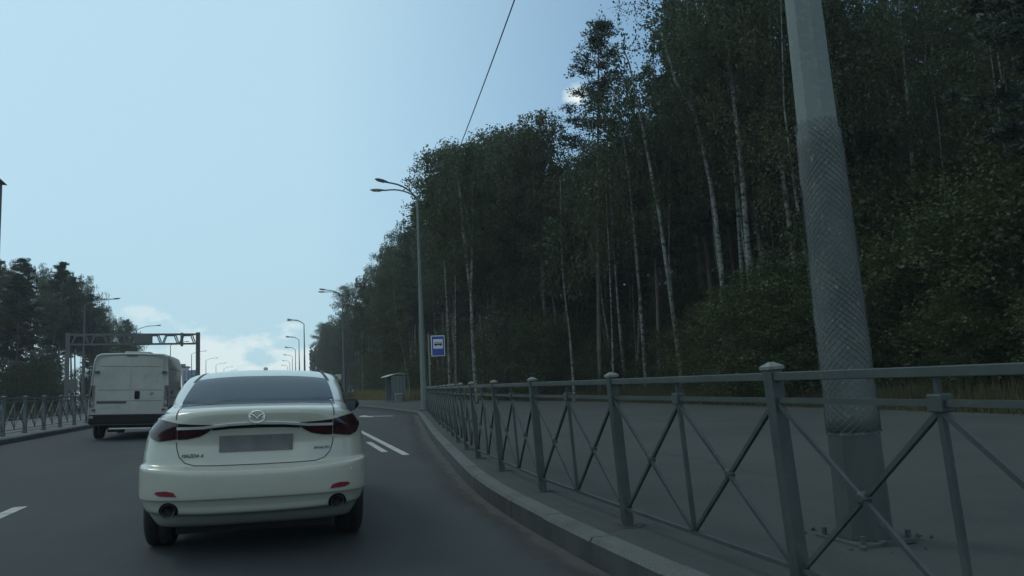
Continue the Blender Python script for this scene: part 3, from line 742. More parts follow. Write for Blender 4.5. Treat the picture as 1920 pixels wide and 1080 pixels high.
def cutter(y, r, x0, x1, z=.33):
    o = MB().lathe([(r, x0), (r, x1)], (0, y, z), 40, 'x').build('cutter', 'black'); return o
cut(body, [cutter(.98, .375, -1.2, 1.2, .34), cutter(3.80, .375, -1.2, 1.2, .34)] )
bv = bvh_of(body)
# wheels and the dark wheel housing
for y in (.98, 3.80):
    MB().lathe([(.37, -.80), (.37, .80)], (0, y, .345), 24, 'x')
    for s in (-1, 1): wheel(s*.745, y, .335, .215, car, s)
hb = MB().box(-.58, .58, .42, 4.4, .16, .60); hb.build('underbody', 'black', car)
decal(bv, 'top', [(-.60, .545), (-.3, .525), (0, .52), (.3, .525), (.60, .545), (.59, .9), (.575, 1.2), (.555, 1.36), (.2, 1.385), (-.2, 1.385), (-.555, 1.36), (-.575, 1.2), (-.59, .9)], .003, 'glass', 'rear_window', car, grid=.045)
for s in (-1, 1):
    P = [(s*.575, 1.29), (s*.56, 1.5), (s*.54, 1.8), (s*.53, 2.4)]
    line(bv, 'top', P, .03, 'seam', 'roof_strip', car, .002)
    mode = 'right' if s > 0 else 'left'
    decal(bv, mode, [(1.02, 1.15), (1.5, 1.31), (2.0, 1.375), (2.7, 1.33), (3.05, 1.17), (3.15, 1.06), (2.2, 1.04), (1.35, 1.075)], .003, 'glass', 'side_window', car, grid=.07)
    # tail lamp: smoked outer lens round the corner, inner wedge on the boot lid
    outer = [(s*0.561, .890), (s*0.561, 1.006), (s*0.654, 1.026), (s*0.739, 1.034), (s*0.771, 1.012), (s*0.781, .96), (s*0.748, .895), (s*0.692, .872)]
    inner = [(s*0.309, .968), (s*0.346, .935), (s*0.402, .905), (s*0.486, .888), (s*0.554, .886), (s*0.554, 1.004), (s*0.468, .996), (s*0.309, .988)]
    if s < 0: outer.reverse(); inner.reverse()
    tl = decal(bv, 'rear', outer, .010, 'darkred', 'tail_light', car, grid=.02)
    gl = decal(bv, 'rear', [(s*0.580, .895), (s*0.580, .93), (s*0.729, .95), (s*0.748, .91), (s*0.692, .888)][::s], .013, 'red', 'lower_lens', tl, grid=.02)
    il = decal(bv, 'rear', inner, .007, 'darkred', 'tail_light', car, grid=.02)
    decal(bv, 'rear', [(s*0.393, .915), (s*0.524, .905), (s*0.524, .94), (s*0.374, .945)][::s], .010, 'red', 'lower_lens', il, grid=.02)
    decal(bv, 'rear', [(s*0.538, .485), (s*0.561, .515), (s*0.617, .527), (s*0.678, .522), (s*0.692, .507), (s*0.654, .490)][::s], .006, 'brightred', 'rear_reflector', car, grid=.02)
    # exhaust in a dark recess
    ex = MB().lathe([(.044, .0), (.049, -.008), (.049, .06), (.040, .06), (.040, .0)], (s*.60, .11, .375), 20, 'y').build('exhaust_tip', 'darkmetal', car, smooth=True)
    MB().lathe([(.039, .02), (.039, .03)], (s*.60, .11, .375), 18, 'y').build('exhaust_bore', 'black', ex)
    rim_ = [(s*(.60+.070*math.cos(a)), .372+.068*math.sin(a)) for a in [2*PI*i/16 for i in range(16)] if .372+.068*math.sin(a) > .325]
    decal(bv, 'rear', rim_[::s], .003, 'black', 'exhaust_recess', car, grid=.02)
    # parking sensors
    for x in (.30, .70) if s > 0 else (.27,):
        h, nn = hit(bv, 'rear', s*x, .60 if x < .5 else .62); MB().lathe([(.011, -.004), (.011, .004)], h, 12, 'y').build('parking_sensor', 'white', car)
    # mirrors
    mr = MB(); prof = [(0, .02), (.05, .10), (.13, .115), (.20, .09), (.235, .03)]
    n0 = 0
    for u, hh in prof:
        for j in range(12):
            a = 2*PI*j/12; mr.v.append(Vector((s*(.78+u), 3.02+.07*math.cos(a), 1.045+hh*.72*math.sin(a)+(u*.1))))
    for i in range(4):
        for j in range(12): mr.f.append((i*12+j, i*12+(j+1) % 12, (i+1)*12+(j+1) % 12, (i+1)*12+j))
    mr.f.append(tuple(range(12))); mr.f.append(tuple(48+j for j in range(12)))
    mo = mr.build('wing_mirror', 'black', car, smooth=True)
    g_ = MB(); g_.box(s*.83-.0 if s > 0 else s*.975, s*.975 if s > 0 else s*.83, 2.945, 2.949, .995, 1.105); g_.build('mirror_glass', 'winglass', mo)
    MB().bar((s*.72, 3.04, 1.03), (s*.84, 3.03, 1.04), .05, .03).build('mirror_arm', 'black', mo)
# boot lid seam, chrome bar and a black strip beneath as painted shade, plate, badges
Sm = [(-0.564, .868), (-0.559, .82), (-0.540, .76), (-0.498, .715), (-0.432, .695), (-0.282, .690), (0, .688), (0.282, .690), (0.432, .695), (0.498, .715), (0.540, .76), (0.559, .82), (0.564, .868)]
line(bv, 'rear', Sm, .007, 'seam', 'boot_seam', car, .0015, .02)
for s in (-1, 1): line(bv, 'rear', [(s*0.567, 1.03), (s*0.569, 1.065), (s*0.566, 1.085)], .008, 'seam', 'boot_seam', car, .002, .01); line(bv, 'top', [(s*0.564, .14), (s*0.569, .3), (s*0.564, .52)], .008, 'seam', 'boot_seam', car, .002)
ch = [(-0.556, .962), (-0.380, .965), (-0.314, .972), (-0.190, .984), (0, .990), (0.190, .984), (0.314, .972), (0.380, .965), (0.556, .962)]
decal(bv, 'rear', [(x, z-.020-.010*(1-abs(x)/.6)) for x, z in ch[2:-2]]+[(x, z) for x, z in reversed(ch[2:-2])], .004, 'black', 'boot_recess_shade', car, grid=.02)  # flat black strip for the shade under the bar, no recess modelled
decal(bv, 'rear', [(x, z-.002) for x, z in ch]+[(x, z+.014) for x, z in reversed(ch)], .016, 'chrome', 'chrome_bar', car, grid=.02)
pl = decal(bv, 'rear', [(-.262, .785), (.262, .785), (.262, .905), (-.262, .905)], .012, 'plate', 'number_plate', car, grid=.05)
bc = hit(bv, 'rear', 0, 1.040)[0]
bt = MB(); cy = bc.y-.008
ring = [(math.cos(2*PI*i/32)*.056, math.sin(2*PI*i/32)*.043) for i in range(33)]
bt.tube([(x, cy, 1.040+z) for x, z in ring], .0042, 6, cap=False)
wing = [(-.054, .014), (-.036, .020), (-.018, .008), (0, -.012), (.018, .008), (.036, .020), (.054, .014)]
bt.tube([(x, cy, 1.040+z) for x, z in wing], .0042, 6)
for s_ in (-1, 1): bt.tube([(s_*.052, cy, 1.052), (s_*.044, cy, 1.034), (s_*.028, cy, 1.018)], [.003, .004, .002], 6)
bt.build('badge', 'chrome', car, smooth=True)
h = hit(bv, 'rear', -.45, .765); text('MAZDA 6', .036, 'seam', car, (-.45, h[0].y-.006, .765), shear=.3, rot=(PI/2, 0, -.14))
h = hit(bv, 'rear', .475, .79); text('SKYACTIV', .026, 'seam', car, (.475, h[0].y-.006, .79), shear=.3, rot=(PI/2, 0, .14))
MB().box(-.02, .02, 2.1, 2.22, 1.44, 1.475).build('roof_antenna', 'white', car, bevel=.01)

# --- white van
vp = at(238, 800, 20.8)
van = thing('delivery_van', 'dirty white high-roofed delivery van with blank rear doors in the left lane', 'van', (vp.x, vp.y, G(vp.x)), roty=.045, rotz=.025)
def vsec(y, w, top, zb=.42, sh=0, rnd=.16):
    """half section of the van from sill to roof centre, mirrored"""
    W = [(w*.97, zb), (w*1.0, zb+.25), (w*1.0, .95), (w*.992, 1.25), (w*.972, 1.65), (w*.95, top-.42), (w*.93, top-.20), (w*.885, top-.075), (w*.78, top-.022), (w*.35, top-.006)]
    R = [(x, y+sh*(z/top)**3, z) for x, z in W]; return R+[(0, y+sh, top)]+[(-x, yy_, z) for x, yy_, z in reversed(R)]
secs = [vsec(.03, .96, 2.34, .44, .07), vsec(.0, 1.0, 2.38, .42, .07), vsec(.04, 1.02, 2.41, .40, .06), vsec(.4, 1.025, 2.43), vsec(3.3, 1.02, 2.44), vsec(3.9, 1.0, 2.36), vsec(4.35, .98, 1.95), vsec(4.75, .95, 1.38), vsec(5.25, .90, 1.15), vsec(5.42, .80, .95)]
# keep z sane on the low bonnet sections
V = []; F = []
for s_ in secs:
    top = max(p[2] for p in s_)
    V += [(x, y, min(z, top)) for x, y, z in s_]
k = len(secs[0])
for i in range(len(secs)-1):
    for j in range(k-1): F.append((i*k+j, (i+1)*k+j, (i+1)*k+j+1, i*k+j+1))
    F.append((i*k+k-1, (i+1)*k+k-1, (i+1)*k, i*k))
F.append(tuple(range(k))); F.append(tuple((len(secs)-1)*k+j for j in reversed(range(k))))
vb = pyobj('body', V, F, 'vanwhite', van)
bm = bmesh.new(); bm.from_mesh(vb.data); bmesh.ops.recalc_face_normals(bm, faces=bm.faces)
for f in bm.faces: f.smooth = True
for e in bm.edges:
    if len(e.link_faces) == 2 and e.calc_face_angle(0) > .6: e.smooth = False
bm.to_mesh(vb.data); bm.free()
cut(vb, [cutter(1.0, .40, -1.3, 1.3, .36), cutter(4.45, .40, -1.3, 1.3, .36)])
for f in vb.data.polygons: pass
vb.data.set_sharp_from_angle(angle=.6) if hasattr(vb.data, 'set_sharp_from_angle') else None
bv = bvh_of(vb)
for y in (1.0, 4.45):
    for s in (-1, 1): wheel(s*.87, y, .345, .225, van, s)
MB().box(-.62, .62, .3, 5.1, .28, .7).build('underbody', 'black', van)
MB().box(-.985, .985, -.06, .22, .44, .70).build('rear_bumper', 'black', van, bevel=.03)
MB().box(-.45, .75, -.12, -.04, .30, .335).build('tow_step', 'shroof', van)
MB().box(-.5, -.1, .02, .10, .22, .36).build('exhaust_box', 'black', van)
def rdoor(poly, w=.014, nm='door_gap'): line(bv, 'rear', poly, w, 'vseam', nm, vb, .003, .08)
for s, x0, x1 in ((-1, -.86, -.004), (1, .004, .86)):
    tw = .80
    pn = [(x0 if s < 0 else x1, .715), (s*.008, .715), (s*.008, 2.29), (s*.60, 2.285), (s*tw, 2.22), (s*.845, 1.6)]
    if s > 0: pn = list(reversed([(abs(a_), b2) for a_, b2 in pn])); pn = pn
    dr_ = decal(bv, 'rear', pn, .006, 'vanwhite', 'rear_door', van, grid=.10)
    for z, q in ((2.03, .8), (1.37, .85), (1.07, .86)): line(bv, 'rear', [(s*.02, z), (s*q*.97, z)], .018, 'vseam', 'pressed_groove', dr_, .0075, .08)
    MB().box(min(s*.80, s*.90), max(s*.80, s*.90), -.03, .08, 1.84, 1.90).build('hinge', 'seam', dr_)
    MB().box(min(s*.84, s*.92), max(s*.84, s*.92), -.03, .06, .80, .85).build('hinge', 'seam', dr_)
    tlv = MB(); tlv.v = []
    l_ = decal(bv, 'rear', [(s*.885, .90), (s*.995, .90), (s*.995, 1.20), (s*.985, 1.50), (s*.885, 1.50)][::s], .02, 'darkred', 'tail_light', van, grid=.05)
    decal(bv, 'rear', [(s*.895, .98), (s*.985, .98), (s*.97, 1.14), (s*.91, 1.10)][::s], .024, 'clear', 'reversing_lens', l_, grid=.04)
    decal(bv, 'rear', [(s*.895, 1.18), (s*.985, 1.18), (s*.975, 1.44), (s*.895, 1.44)][::s], .024, 'darkred', 'brake_lens', l_, grid=.04)
    MB().box(min(s*.86, s*.99), max(s*.86, s*.99), -.075, -.055, .60, .67).build('fog_lens', 'clear', van)
    decal(bv, 'right' if s > 0 else 'left', [(3.0, 1.30), (3.95, 1.30), (3.6, 1.85), (3.0, 1.85)], .004, 'glass', 'side_window', van, grid=.12)
    mo = MB().box(min(s*1.06, s*1.24), max(s*1.06, s*1.24), 3.75, 3.85, 1.35, 1.68).build('wing_mirror', 'black', van, bevel=.02); MB().bar((s*.97, 3.8, 1.4), (s*1.1, 3.8, 1.42), .05, .06).build('mirror_arm', 'black', mo)
    line(bv, 'right' if s > 0 else 'left', [(.3, 1.98), (2.9, 1.98)], .02, 'vseam', 'body_groove', vb, .003, .1)
    line(bv, 'right' if s > 0 else 'left', [(.12, 1.15), (2.9, 1.15)], .03, 'vseam', 'body_groove', vb, .003, .1)
    decal(bv, 'right' if s > 0 else 'left', [(1.45, .50), (3.9, .50), (3.9, .66), (1.45, .66)], .012, 'black', 'side_moulding', van, grid=.15)
def tri(poly): return poly
h = hit(bv, 'rear', .19, 1.23)[0]
MB().box(.12, .25, h.y-.045, h.y-.006, 1.12, 1.345).build('door_handle', 'black', van, bevel=.03)
MB().box(-.82, -.08, h.y-.03, h.y-.006, 1.005, 1.065).build('plate_lamp_bar', 'seam', van, bevel=.01)
pp = MB().box(-.74, -.22, h.y-.018, h.y-.006, .87, .985).build('number_plate', 'vanwhite', van)
MB().box(-.14, .14, .065, .12, 2.325, 2.375).build('brake_light', 'darkred', van, bevel=.01)
bd_ = MB().lathe([(.055, -.012), (.055, -.006)], (.56, h.y, 1.255), 20, 'y').build('badge', 'seam', van); bd_.data.materials[0] = M['alu']
text('DUCATO', .055, 'seam', van, (.56, h.y-.008, 1.155)); 
h = hit(bv, 'right', .62, 1.28)[0]; text('DUCATO', .14, 'seam', van, (h.x+.004, .62, 1.30), rot=(PI/2, 0, PI/2), shear=.2)
MB().box(-.35, .35, 1.0, 1.6, 2.42, 2.50).build('roof_vent', 'vanwhite', van, bevel=.03)

# --- farther car beyond the van
q = at(350, 750, 34)
fc = thing('estate_car', 'white car with dark glass beyond the van, mostly hidden by it', 'car', (q.x-.15, q.y, G(q.x)), roty=.03)
ST2 = [(.5, .3, .22, .74, .78, 4.2, .5, 0, 0), (.1, .4, .32, .84, .86, 4.4, .7, 0, 0), (.0, .45, .55, .89, .9, 4.45, .8, 0, 0), (.03, .45, .85, .88, .89, 4.3, .8, 0, .05), (.06, .42, 1.0, .85, .86, 4.0, .8, 0, .1),
       (.14, .36, 1.12, .80, .82, 3.5, .5, 0, 0), (.28, .34, 1.36, .72, .74, 3.1, .45, 0, 0), (.40, .34, 1.55, .64, .66, 2.8, .45, .02, 0), (.6, .3, 1.62, .5, .55, 2.6, .4, .02, 0), (1.4, .1, 1.66, .15, .2, 2.0, .2, .01, 0)]
fb = car_body(ST2, 'body', 'vanwhite', fc, n=5, K=10)
cut(fb, [cutter(.9, .37, -1.2, 1.2, .33), cutter(3.5, .37, -1.2, 1.2, .33)])
bv = bvh_of(fb)
decal(bv, 'rear', [(-.66, 1.08), (.66, 1.08), (.60, 1.46), (-.60, 1.46)], .004, 'glass', 'rear_window', fc, grid=.08)
for s in (-1, 1):
    decal(bv, 'rear', [(s*.66, .82), (s*.80, .82), (s*.79, 1.06), (s*.70, 1.06)][::s], .01, 'red', 'tail_light', fc, grid=.05)
    decal(bv, 'right' if s > 0 else 'left', [(.7, 1.1), (1.0, 1.48), (2.4, 1.48), (2.95, 1.1)], .004, 'glass', 'side_window', fc, grid=.1)
    for y in (.9, 3.5): wheel(s*.76, y, .32, .2, fc, s)
MB().box(-.55, .55, .3, 4.1, .2, .6).build('underbody', 'black', fc)
decal(bv, 'rear', [(-.26, .62), (.26, .62), (.26, .73), (-.26, .73)], .008, 'plate', 'number_plate', fc, grid=.08)


# ------------------------------------------------------------------ trees
def leaf_mesh(name, C, N, size, m, asp=.6, axis=None):
    """one diamond shaped leaf per row of C (centres); N normals or None; size scalar or array"""
    n = len(C); size = np.broadcast_to(np.asarray(size, float), (n,))[:, None]
    nr = RNG.normal(size=(n, 3)) if N is None else N+RNG.normal(size=(n, 3))*.5
    nr /= np.linalg.norm(nr, axis=1)[:, None]
    t = RNG.normal(size=(n, 3)) if axis is None else axis+RNG.normal(size=(n, 3))*.35
    t -= nr*(t*nr).sum(1)[:, None]; t /= np.linalg.norm(t, axis=1)[:, None]+1e-9; b = np.cross(nr, t)
    V = np.empty((n, 4, 3)); V[:, 0] = C-t*size*.5; V[:, 1] = C+b*size*asp*.5-t*size*.06; V[:, 2] = C+t*size*.5; V[:, 3] = C-b*size*asp*.5-t*size*.06
    me = bpy.data.meshes.new(name); me.vertices.add(n*4); me.vertices.foreach_set('co', V.reshape(-1).astype(np.float32))
    me.loops.add(n*4); me.loops.foreach_set('vertex_index', np.arange(n*4, dtype=np.int32))
    me.polygons.add(n); me.polygons.foreach_set('loop_start', np.arange(0, n*4, 4, dtype=np.int32))
    me.materials.append(M[m]); me.update(calc_edges=True); return me
def poly_at(P, t):
    """point at fraction t of polyline P"""
    k = t*(len(P)-1); i = min(int(k), len(P)-2); return P[i]+(P[i+1]-P[i])*(k-i)
def tree_mesh(kind, P, r0, seed, dens=1., c0=.45, spread=1., leaf=.17, lm=None, bark=None):
    """trunk mesh and crown mesh for a trunk polyline P (local, starts at the origin)"""
    rg = random.Random(seed); P = [Vector(p) for p in P]; H = P[-1].z; mb = MB(); n = len(P)
    tr = []; k = 18
    for i in range(k+1):
        t = i/k; tr.append(poly_at(P, t))
    mb.tube(tr, [r0*(1-.86*(i/k))*(1.25 if i == 0 else 1) for i in range(k+1)], 8)
    tk = mb; mb = MB(); C = []; S = []; A = []
    def add(c, s, a): C.append(c); S.append(s); A.append(a)
    if kind == 'birch':
        nb = int(46*dens)
        for i in range(nb):
            t = c0+(1-c0)*(i+rg.random())/nb; o = poly_at(P, t); az = rg.uniform(0, 2*PI); q = (t-c0)/(1-c0)
            L = H*.17*spread*(math.sin(PI*min(1, .22+q*.72))**.7)*rg.uniform(.6, 1.15)+.3; d = Vector((math.cos(az), math.sin(az), 0)); pts = []
            el = rg.uniform(.6, 1.15)
            for j in range(6):
                u = j/5; pts.append(o+d*(L*u)+Vector((0, 0, L*el*(u-.62*u*u)*1.3)))
            mb.tube(pts, [r0*.2*(1-.8*j/5)*(1-.5*t) for j in range(6)], 4, cap=False)
            ns = int(5+L*4.6)
            for j in range(ns):
                u = .25+.75*(j+rg.random())/ns; b_ = poly_at(pts, u)+Vector((rg.gauss(0, .16), rg.gauss(0, .16), rg.gauss(0, .12)))
                dl = rg.uniform(.4, 1.5)*(.7+.5*u); m_ = int(5+dl*8)
                ox, oy = rg.gauss(0, .12), rg.gauss(0, .12)
                for e in range(m_):
                    v = e/m_; add((b_.x+ox*v+rg.gauss(0, .07), b_.y+oy*v+rg.gauss(0, .07), b_.z+.15-dl*v+rg.gauss(0, .05)), leaf*rg.uniform(.6, 1.15), (0, 0, -1))
        me = leaf_mesh('crown', np.array(C), None, np.array(S), lm or 'birchleaf', .62, np.array(A))
    elif kind == 'broad':
        nc = int(70*dens); R = H*.19*spread
        for i in range(nc):
            t = c0+(1-c0)*((i+rg.random())/nc); q = (t-c0)/(1-c0); o = poly_at(P, t); az = rg.uniform(0, 2*PI)
            rr_ = R*(math.sin(PI*min(1, .15+.80*q))**.6)*math.sqrt(rg.random())*1.1; c = o+Vector((math.cos(az)*rr_, math.sin(az)*rr_, rg.gauss(0, .3)+rr_*.25))
            s0 = poly_at(P, max(.1, t-.12)); mb.tube([s0, s0.lerp(c, .55)+Vector((0, 0, .1)), c], [r0*.16, r0*.1, .012], 4, cap=False)
            cr = rg.uniform(.38, .72)*(.7+H/30); m_ = int(70*cr/.5)
            for e in range(m_):
                g_ = [rg.gauss(0, 1) for _ in range(3)]; l_ = math.sqrt(sum(x*x for x in g_)); f_ = cr*(rg.random()**.4)/l_
                add((c.x+g_[0]*f_*1.2, c.y+g_[1]*f_*1.2, c.z+g_[2]*f_*.75), leaf*rg.uniform(.7, 1.3), (g_[0], g_[1], -.5))
        me = leaf_mesh('crown', np.array(C), None, np.array(S), lm or 'broadleaf', .7, np.array(A))
    else:   # pine: whorls of bare boughs ending in flat needle pads
        nb = int(34*dens)
        for i in range(nb):
            t = c0+(1-c0)*((i+rg.random()*.8)/nb); q = (t-c0)/(1-c0); o = poly_at(P, min(t, .995)); az = rg.uniform(0, 2*PI)
            L = (H*.15*spread)*(1.05-q**1.6)*rg.uniform(.45, 1.15)*(.5+.5*min(1, q*5))+.25; d = Vector((math.cos(az), math.sin(az), 0)); rise = (-.1+.65*q)*L
            pts = [o, o+d*L*.5+Vector((0, 0, rise*.3)), o+d*L+Vector((0, 0, rise+.1))]
            mb.tube(pts, [r0*.2*(1-.6*t), r0*.13*(1-.6*t), .012], 4, cap=False)
            for j in range(int(3+L*3.6)):
                u = rg.uniform(.28, 1.05); c = poly_at(pts, min(u, 1))+Vector((rg.gauss(0, .24*L**.5), rg.gauss(0, .24*L**.5), rg.gauss(.06, .1)))
                cr = rg.uniform(.2, .42)
                for e in range(38):
                    g_ = [rg.gauss(0, 1) for _ in range(3)]; l_ = math.sqrt(sum(x*x for x in g_)); f_ = cr*(rg.random()**.5)/l_
                    add((c.x+g_[0]*f_*1.25, c.y+g_[1]*f_*1.25, c.z+g_[2]*f_*.6), leaf*rg.uniform(.7, 1.25), (g_[0], g_[1], g_[2]*.6+.5))
        me = leaf_mesh('crown', np.array(C), None, np.array(S), lm or 'needle', .30, np.array(A))
    return tk, mb, me
def make_tree(name, kind, P, r0, seed, label, cat='tree', group=None, loc=(0, 0, 0), bark=None, **kw):
    mb, lb_, me = tree_mesh(kind, P, r0, seed, **kw)
    root = thing(name, label, cat, loc, group)
    bk = bark or {'birch': 'birchbark', 'broad': 'bark', 'pine': 'pinebark'}[kind]
    tkb = mb.build('trunk', bk, root, smooth=True); lb_.build('branches', 'bark' if kind != 'pine' else 'pinebark', tkb, smooth=True); link(bpy.data.objects.new('crown', me), root); return root
def wob(H, seed, lean=0., bend=.4, n=7):
    rg = random.Random(seed); a = rg.uniform(0, 6.28); b_ = rg.uniform(0, 6.28); out = []
    for i in range(n):
        t = i/(n-1); out.append((math.cos(a)*lean*H*t+math.cos(b_)*bend*math.sin(PI*t)+(rg.gauss(0, .05) if 0 < i else 0), math.sin(a)*lean*H*t+math.sin(b_)*bend*math.sin(PI*t)+(rg.gauss(0, .05) if 0 < i else 0), H*t))
    return out
def hor(px): return HY+SL*(960-px)
def pxof(p):
    v = p-CAMP; D_ = v.dot(cF); return 960+FPX*v.dot(cR)/D_, 540-FPX*v.dot(cU)/D_, D_
GR = 'trees of the wood right of the road'; GL = 'trees of the wood left of the road'
# --- trees one can tell apart: trunks surveyed as (px, py) along the trunk at a depth
def survey(pts, D, zb=-.05):
    W = [at(x, y, D) for x, y in pts]; p0 = W[0]; d = ray(*pts[0]);
    base = CAMP+d*((zb-EYE)/d.z) if d.z < -.004 else None
    b_ = Vector((p0.x, p0.y, zb)); return b_, [Vector((0, 0, -.1))]+[w_-b_ for w_ in W]
FT = [('pine_tree', 'pine', [(1124, 700), (1122, 520), (1121, 300), (1122, 150), (1123, 46)], 40, .16, 'tallest pine, standing clear of the wood with a bare straight trunk and open dark crown', dict(c0=.64, spread=.70, dens=1.15, leaf=.20)),
      ('birch_tree', 'birch', [(1276, 690), (1258, 560), (1236, 400), (1205, 240), (1180, 120), (1168, 88)], 33, .13, 'leaning white birch right of the tall pine, its thin tip bare and broken', dict(c0=.42, spread=.35, dens=.16)),
      ('birch_tree', 'birch', [(1200, 560), (1190, 440), (1178, 320), (1165, 240), (1150, 180)], 37, .10, 'slim birch between the tall pine and the leaning birch', dict(c0=.55, spread=.8, dens=.6)),
      ('birch_tree', 'birch', [(1360, 640), (1352, 490), (1336, 360), (1312, 250), (1298, 190), (1290, 40), (1285, -120)], 32, .14, 'white birch forking high up, right of the leaning birch', dict(c0=.50, spread=1.0, dens=1.1, leaf=.14)),
      ('birch_tree', 'birch', [(1412, 640), (1405, 500), (1392, 330), (1375, 180), (1360, 60), (1350, -120)], 30, .17, 'thickest white birch trunk left of the netted pole', dict(c0=.52, spread=1.0, dens=1.3, leaf=.13)),
      ('birch_tree', 'birch', [(1398, 630), (1385, 420), (1372, 240), (1358, 90), (1366, -100)], 33, .12, 'thinner birch just left of the thickest white trunk', dict(c0=.55, spread=.9, dens=1.0, leaf=.14)),
      ('birch_tree', 'birch', [(1532, 640), (1520, 520), (1500, 420), (1482, 300), (1470, 200), (1462, -60)], 27, .10, 'curving birch half hidden by the netted pole', dict(c0=.5, spread=.9, dens=.9, leaf=.13)),
      ('birch_tree', 'birch', [(1735, 640), (1722, 430), (1710, 300), (1700, 180), (1686, 20), (1680, -150)], 27, .12, 'white birch trunk right of the netted pole', dict(c0=.55, spread=1.0, dens=1.2, leaf=.13)),
      ('birch_tree', 'birch', [(1765, 640), (1752, 420), (1742, 260), (1735, 150), (1735, -120)], 29, .09, 'thinner grey birch at the right of the pair beyond the netted pole', dict(c0=.55, spread=.9, dens=1.0, leaf=.13)),
      ('birch_tree', 'birch', [(891, 712), (886, 630), (883, 545), (886, 440), (887, 350), (890, 285)], 44, .15, 'birch with a forked white trunk, right of the bus stop sign', dict(c0=.58, spread=.8, dens=1.0)),
      ('birch_tree', 'birch', [(1074, 700), (1068, 620), (1060, 560), (1054, 505), (1050, 330)], 38, .09, 'thin white birch stem left of the tall pine, low over the railing', dict(c0=.62, spread=.7, dens=.5)),
      ('birch_tree', 'birch', [(1150, 700), (1147, 600), (1143, 500), (1139, 420), (1135, 330)], 36, .07, 'very thin birch stem just right of the tall pine', dict(c0=.60, spread=.6, dens=.4)),
      ('birch_tree', 'birch', [(843, 712), (840, 600), (834, 500), (826, 400), (820, 290)], 46, .11, 'white birch directly behind the bus stop sign', dict(c0=.62, spread=.8, dens=.9)),
      ('birch_tree', 'birch', [(855, 690), (854, 560), (852, 440), (850, 330)], 50, .08, 'slender birch between the forked birch and the sign', dict(c0=.55, spread=.7, dens=.7)),
      ('birch_tree', 'birch', [(768, 722), (760, 680), (752, 640), (744, 610), (735, 500)], 68, .08, 'thin leaning birch stem behind the bus shelter', dict(c0=.6, spread=.6, dens=.5)),
      ('birch_tree', 'birch', [(680, 724), (679, 660), (678, 600), (682, 520)], 92, .12, 'birch with a straight pale stem between the second lamp and the shelter', dict(c0=.5, spread=.8, dens=.8, leaf=.22))]
for i, (nm_, kd, pts, D, r0, lb, kw) in enumerate(FT):
    b_, P = survey(pts, D); make_tree(nm_, kd, P, r0, 100+i, lb, loc=b_, group=GR, **kw)
# the second limb of the forked birch and of the high fork
def limb(parent_label, pts, D, r):
    t_ = [o for o in COL.objects if o.get('label') == parent_label][0]; tk = [c for c in t_.children if c.name.startswith('trunk')][0]
    W = [at(x, y, D)-t_.location for x, y in pts]; MB().tube(W, [r*(1-.5*i/(len(W)-1)) for i in range(len(W))], 7).build('limb', 'birchbark', tk, smooth=True)
limb(FT[9][5], [(883, 548), (876, 500), (868, 430), (864, 375), (856, 310)], 44, .10)
limb(FT[3][5], [(1304, 215), (1290, 190), (1276, 168), (1266, 150), (1240, 60)], 32, .09)

# --- one master of each kind, copied through the wood
masters = {}
hide = []
def protos():
    for k in range(3): masters['birch%d' % k] = make_tree('birch_tree', 'birch', wob(20, k, .03, .5), .13, 10+k, None, c0=.45, spread=1.0, dens=1.15, leaf=.19)
    for k in range(2): masters['aspen%d' % k] = make_tree('aspen_tree', 'broad', wob(20, 20+k, .02, .4), .15, 20+k, None, c0=.42, spread=.85, dens=2.3, leaf=.17, lm='greyleaf')
    for k in range(3): masters['pine%d' % k] = make_tree('pine_tree', 'pine', wob(20, 30+k, .01, .2), .16, 30+k, None, c0=.50-.05*k, spread=1.0, dens=1.5, leaf=.30)
    for k in range(2): masters['spruce%d' % k] = make_tree('broadleaf_tree', 'broad', wob(18, 40+k, .01, .2), .13, 40+k, None, c0=.12, spread=.8, dens=3.4, leaf=.18)
    for k in range(4): masters['shrub%d' % k] = make_tree('understorey_tree', 'broad', wob(7, 50+k, .04, .4), .06, 50+k, None, c0=.05, spread=1.75, dens=2.1, leaf=.125, lm='rowan' if k == 3 else 'broadleaf')
protos()
used = set()
masters['slim0'] = make_tree('birch_tree', 'birch', wob(20, 61, .05, .9), .075, 61, None, c0=.66, spread=.75, dens=.6, leaf=.19); masters['slim1'] = make_tree('birch_tree', 'birch', wob(20, 67, .09, .5), .065, 67, None, c0=.62, spread=.7, dens=.5, leaf=.19)
def plant(key, x, y, z, H, label, group, cat='tree', sxy=None):
    m_ = masters[key]; base = 7 if key.startswith('shrub') else 18 if key.startswith('spruce') else 20
    if key in used: o = copy_tree(m_)
    else: o = m_; used.add(key)
    s_ = H/base; sx_ = (sxy or 1)*s_**.75
    o.location = (x, y, z); o.scale = (sx_, sx_, s_); o.rotation_euler = (0, 0, random.uniform(0, 6.28)); tag(o, label, cat, group); return o
# skyline of the right wood in the survey: px -> py
SKY = [(560, 640), (585, 615), (620, 600), (645, 540), (665, 505), (700, 470), (735, 400), (765, 380), (790, 300), (830, 262), (870, 272), (900, 268), (950, 242), (1000, 268), (1032, 205), (1060, 235), (1090, 262), (1140, 255), (1180, 235), (1205, 160), (1235, 60), (1300, -150), (1500, -330), (1920, -330)]
EDGE = [(8, 17.3), (20, 17.2), (36, 16.6), (50, 15.2), (60, 14.5), (80, 12.6), (100, 12.4), (140, 12.5), (200, 11.5), (260, 9)]
LB = {'slim': 'slender birch with a high small crown inside the right wood', 'birch': 'birch with a pale stem in the dark wood right of the road', 'aspen': 'grey green leafy tree in the dark wood right of the road',
      'pine': 'dark pine with a bare lower trunk in the wood right of the road', 'spruce': 'dense dark green tree leafy almost to the ground in the right wood',
      'shrub': 'leafy understorey tree at the foot of the right wood'}
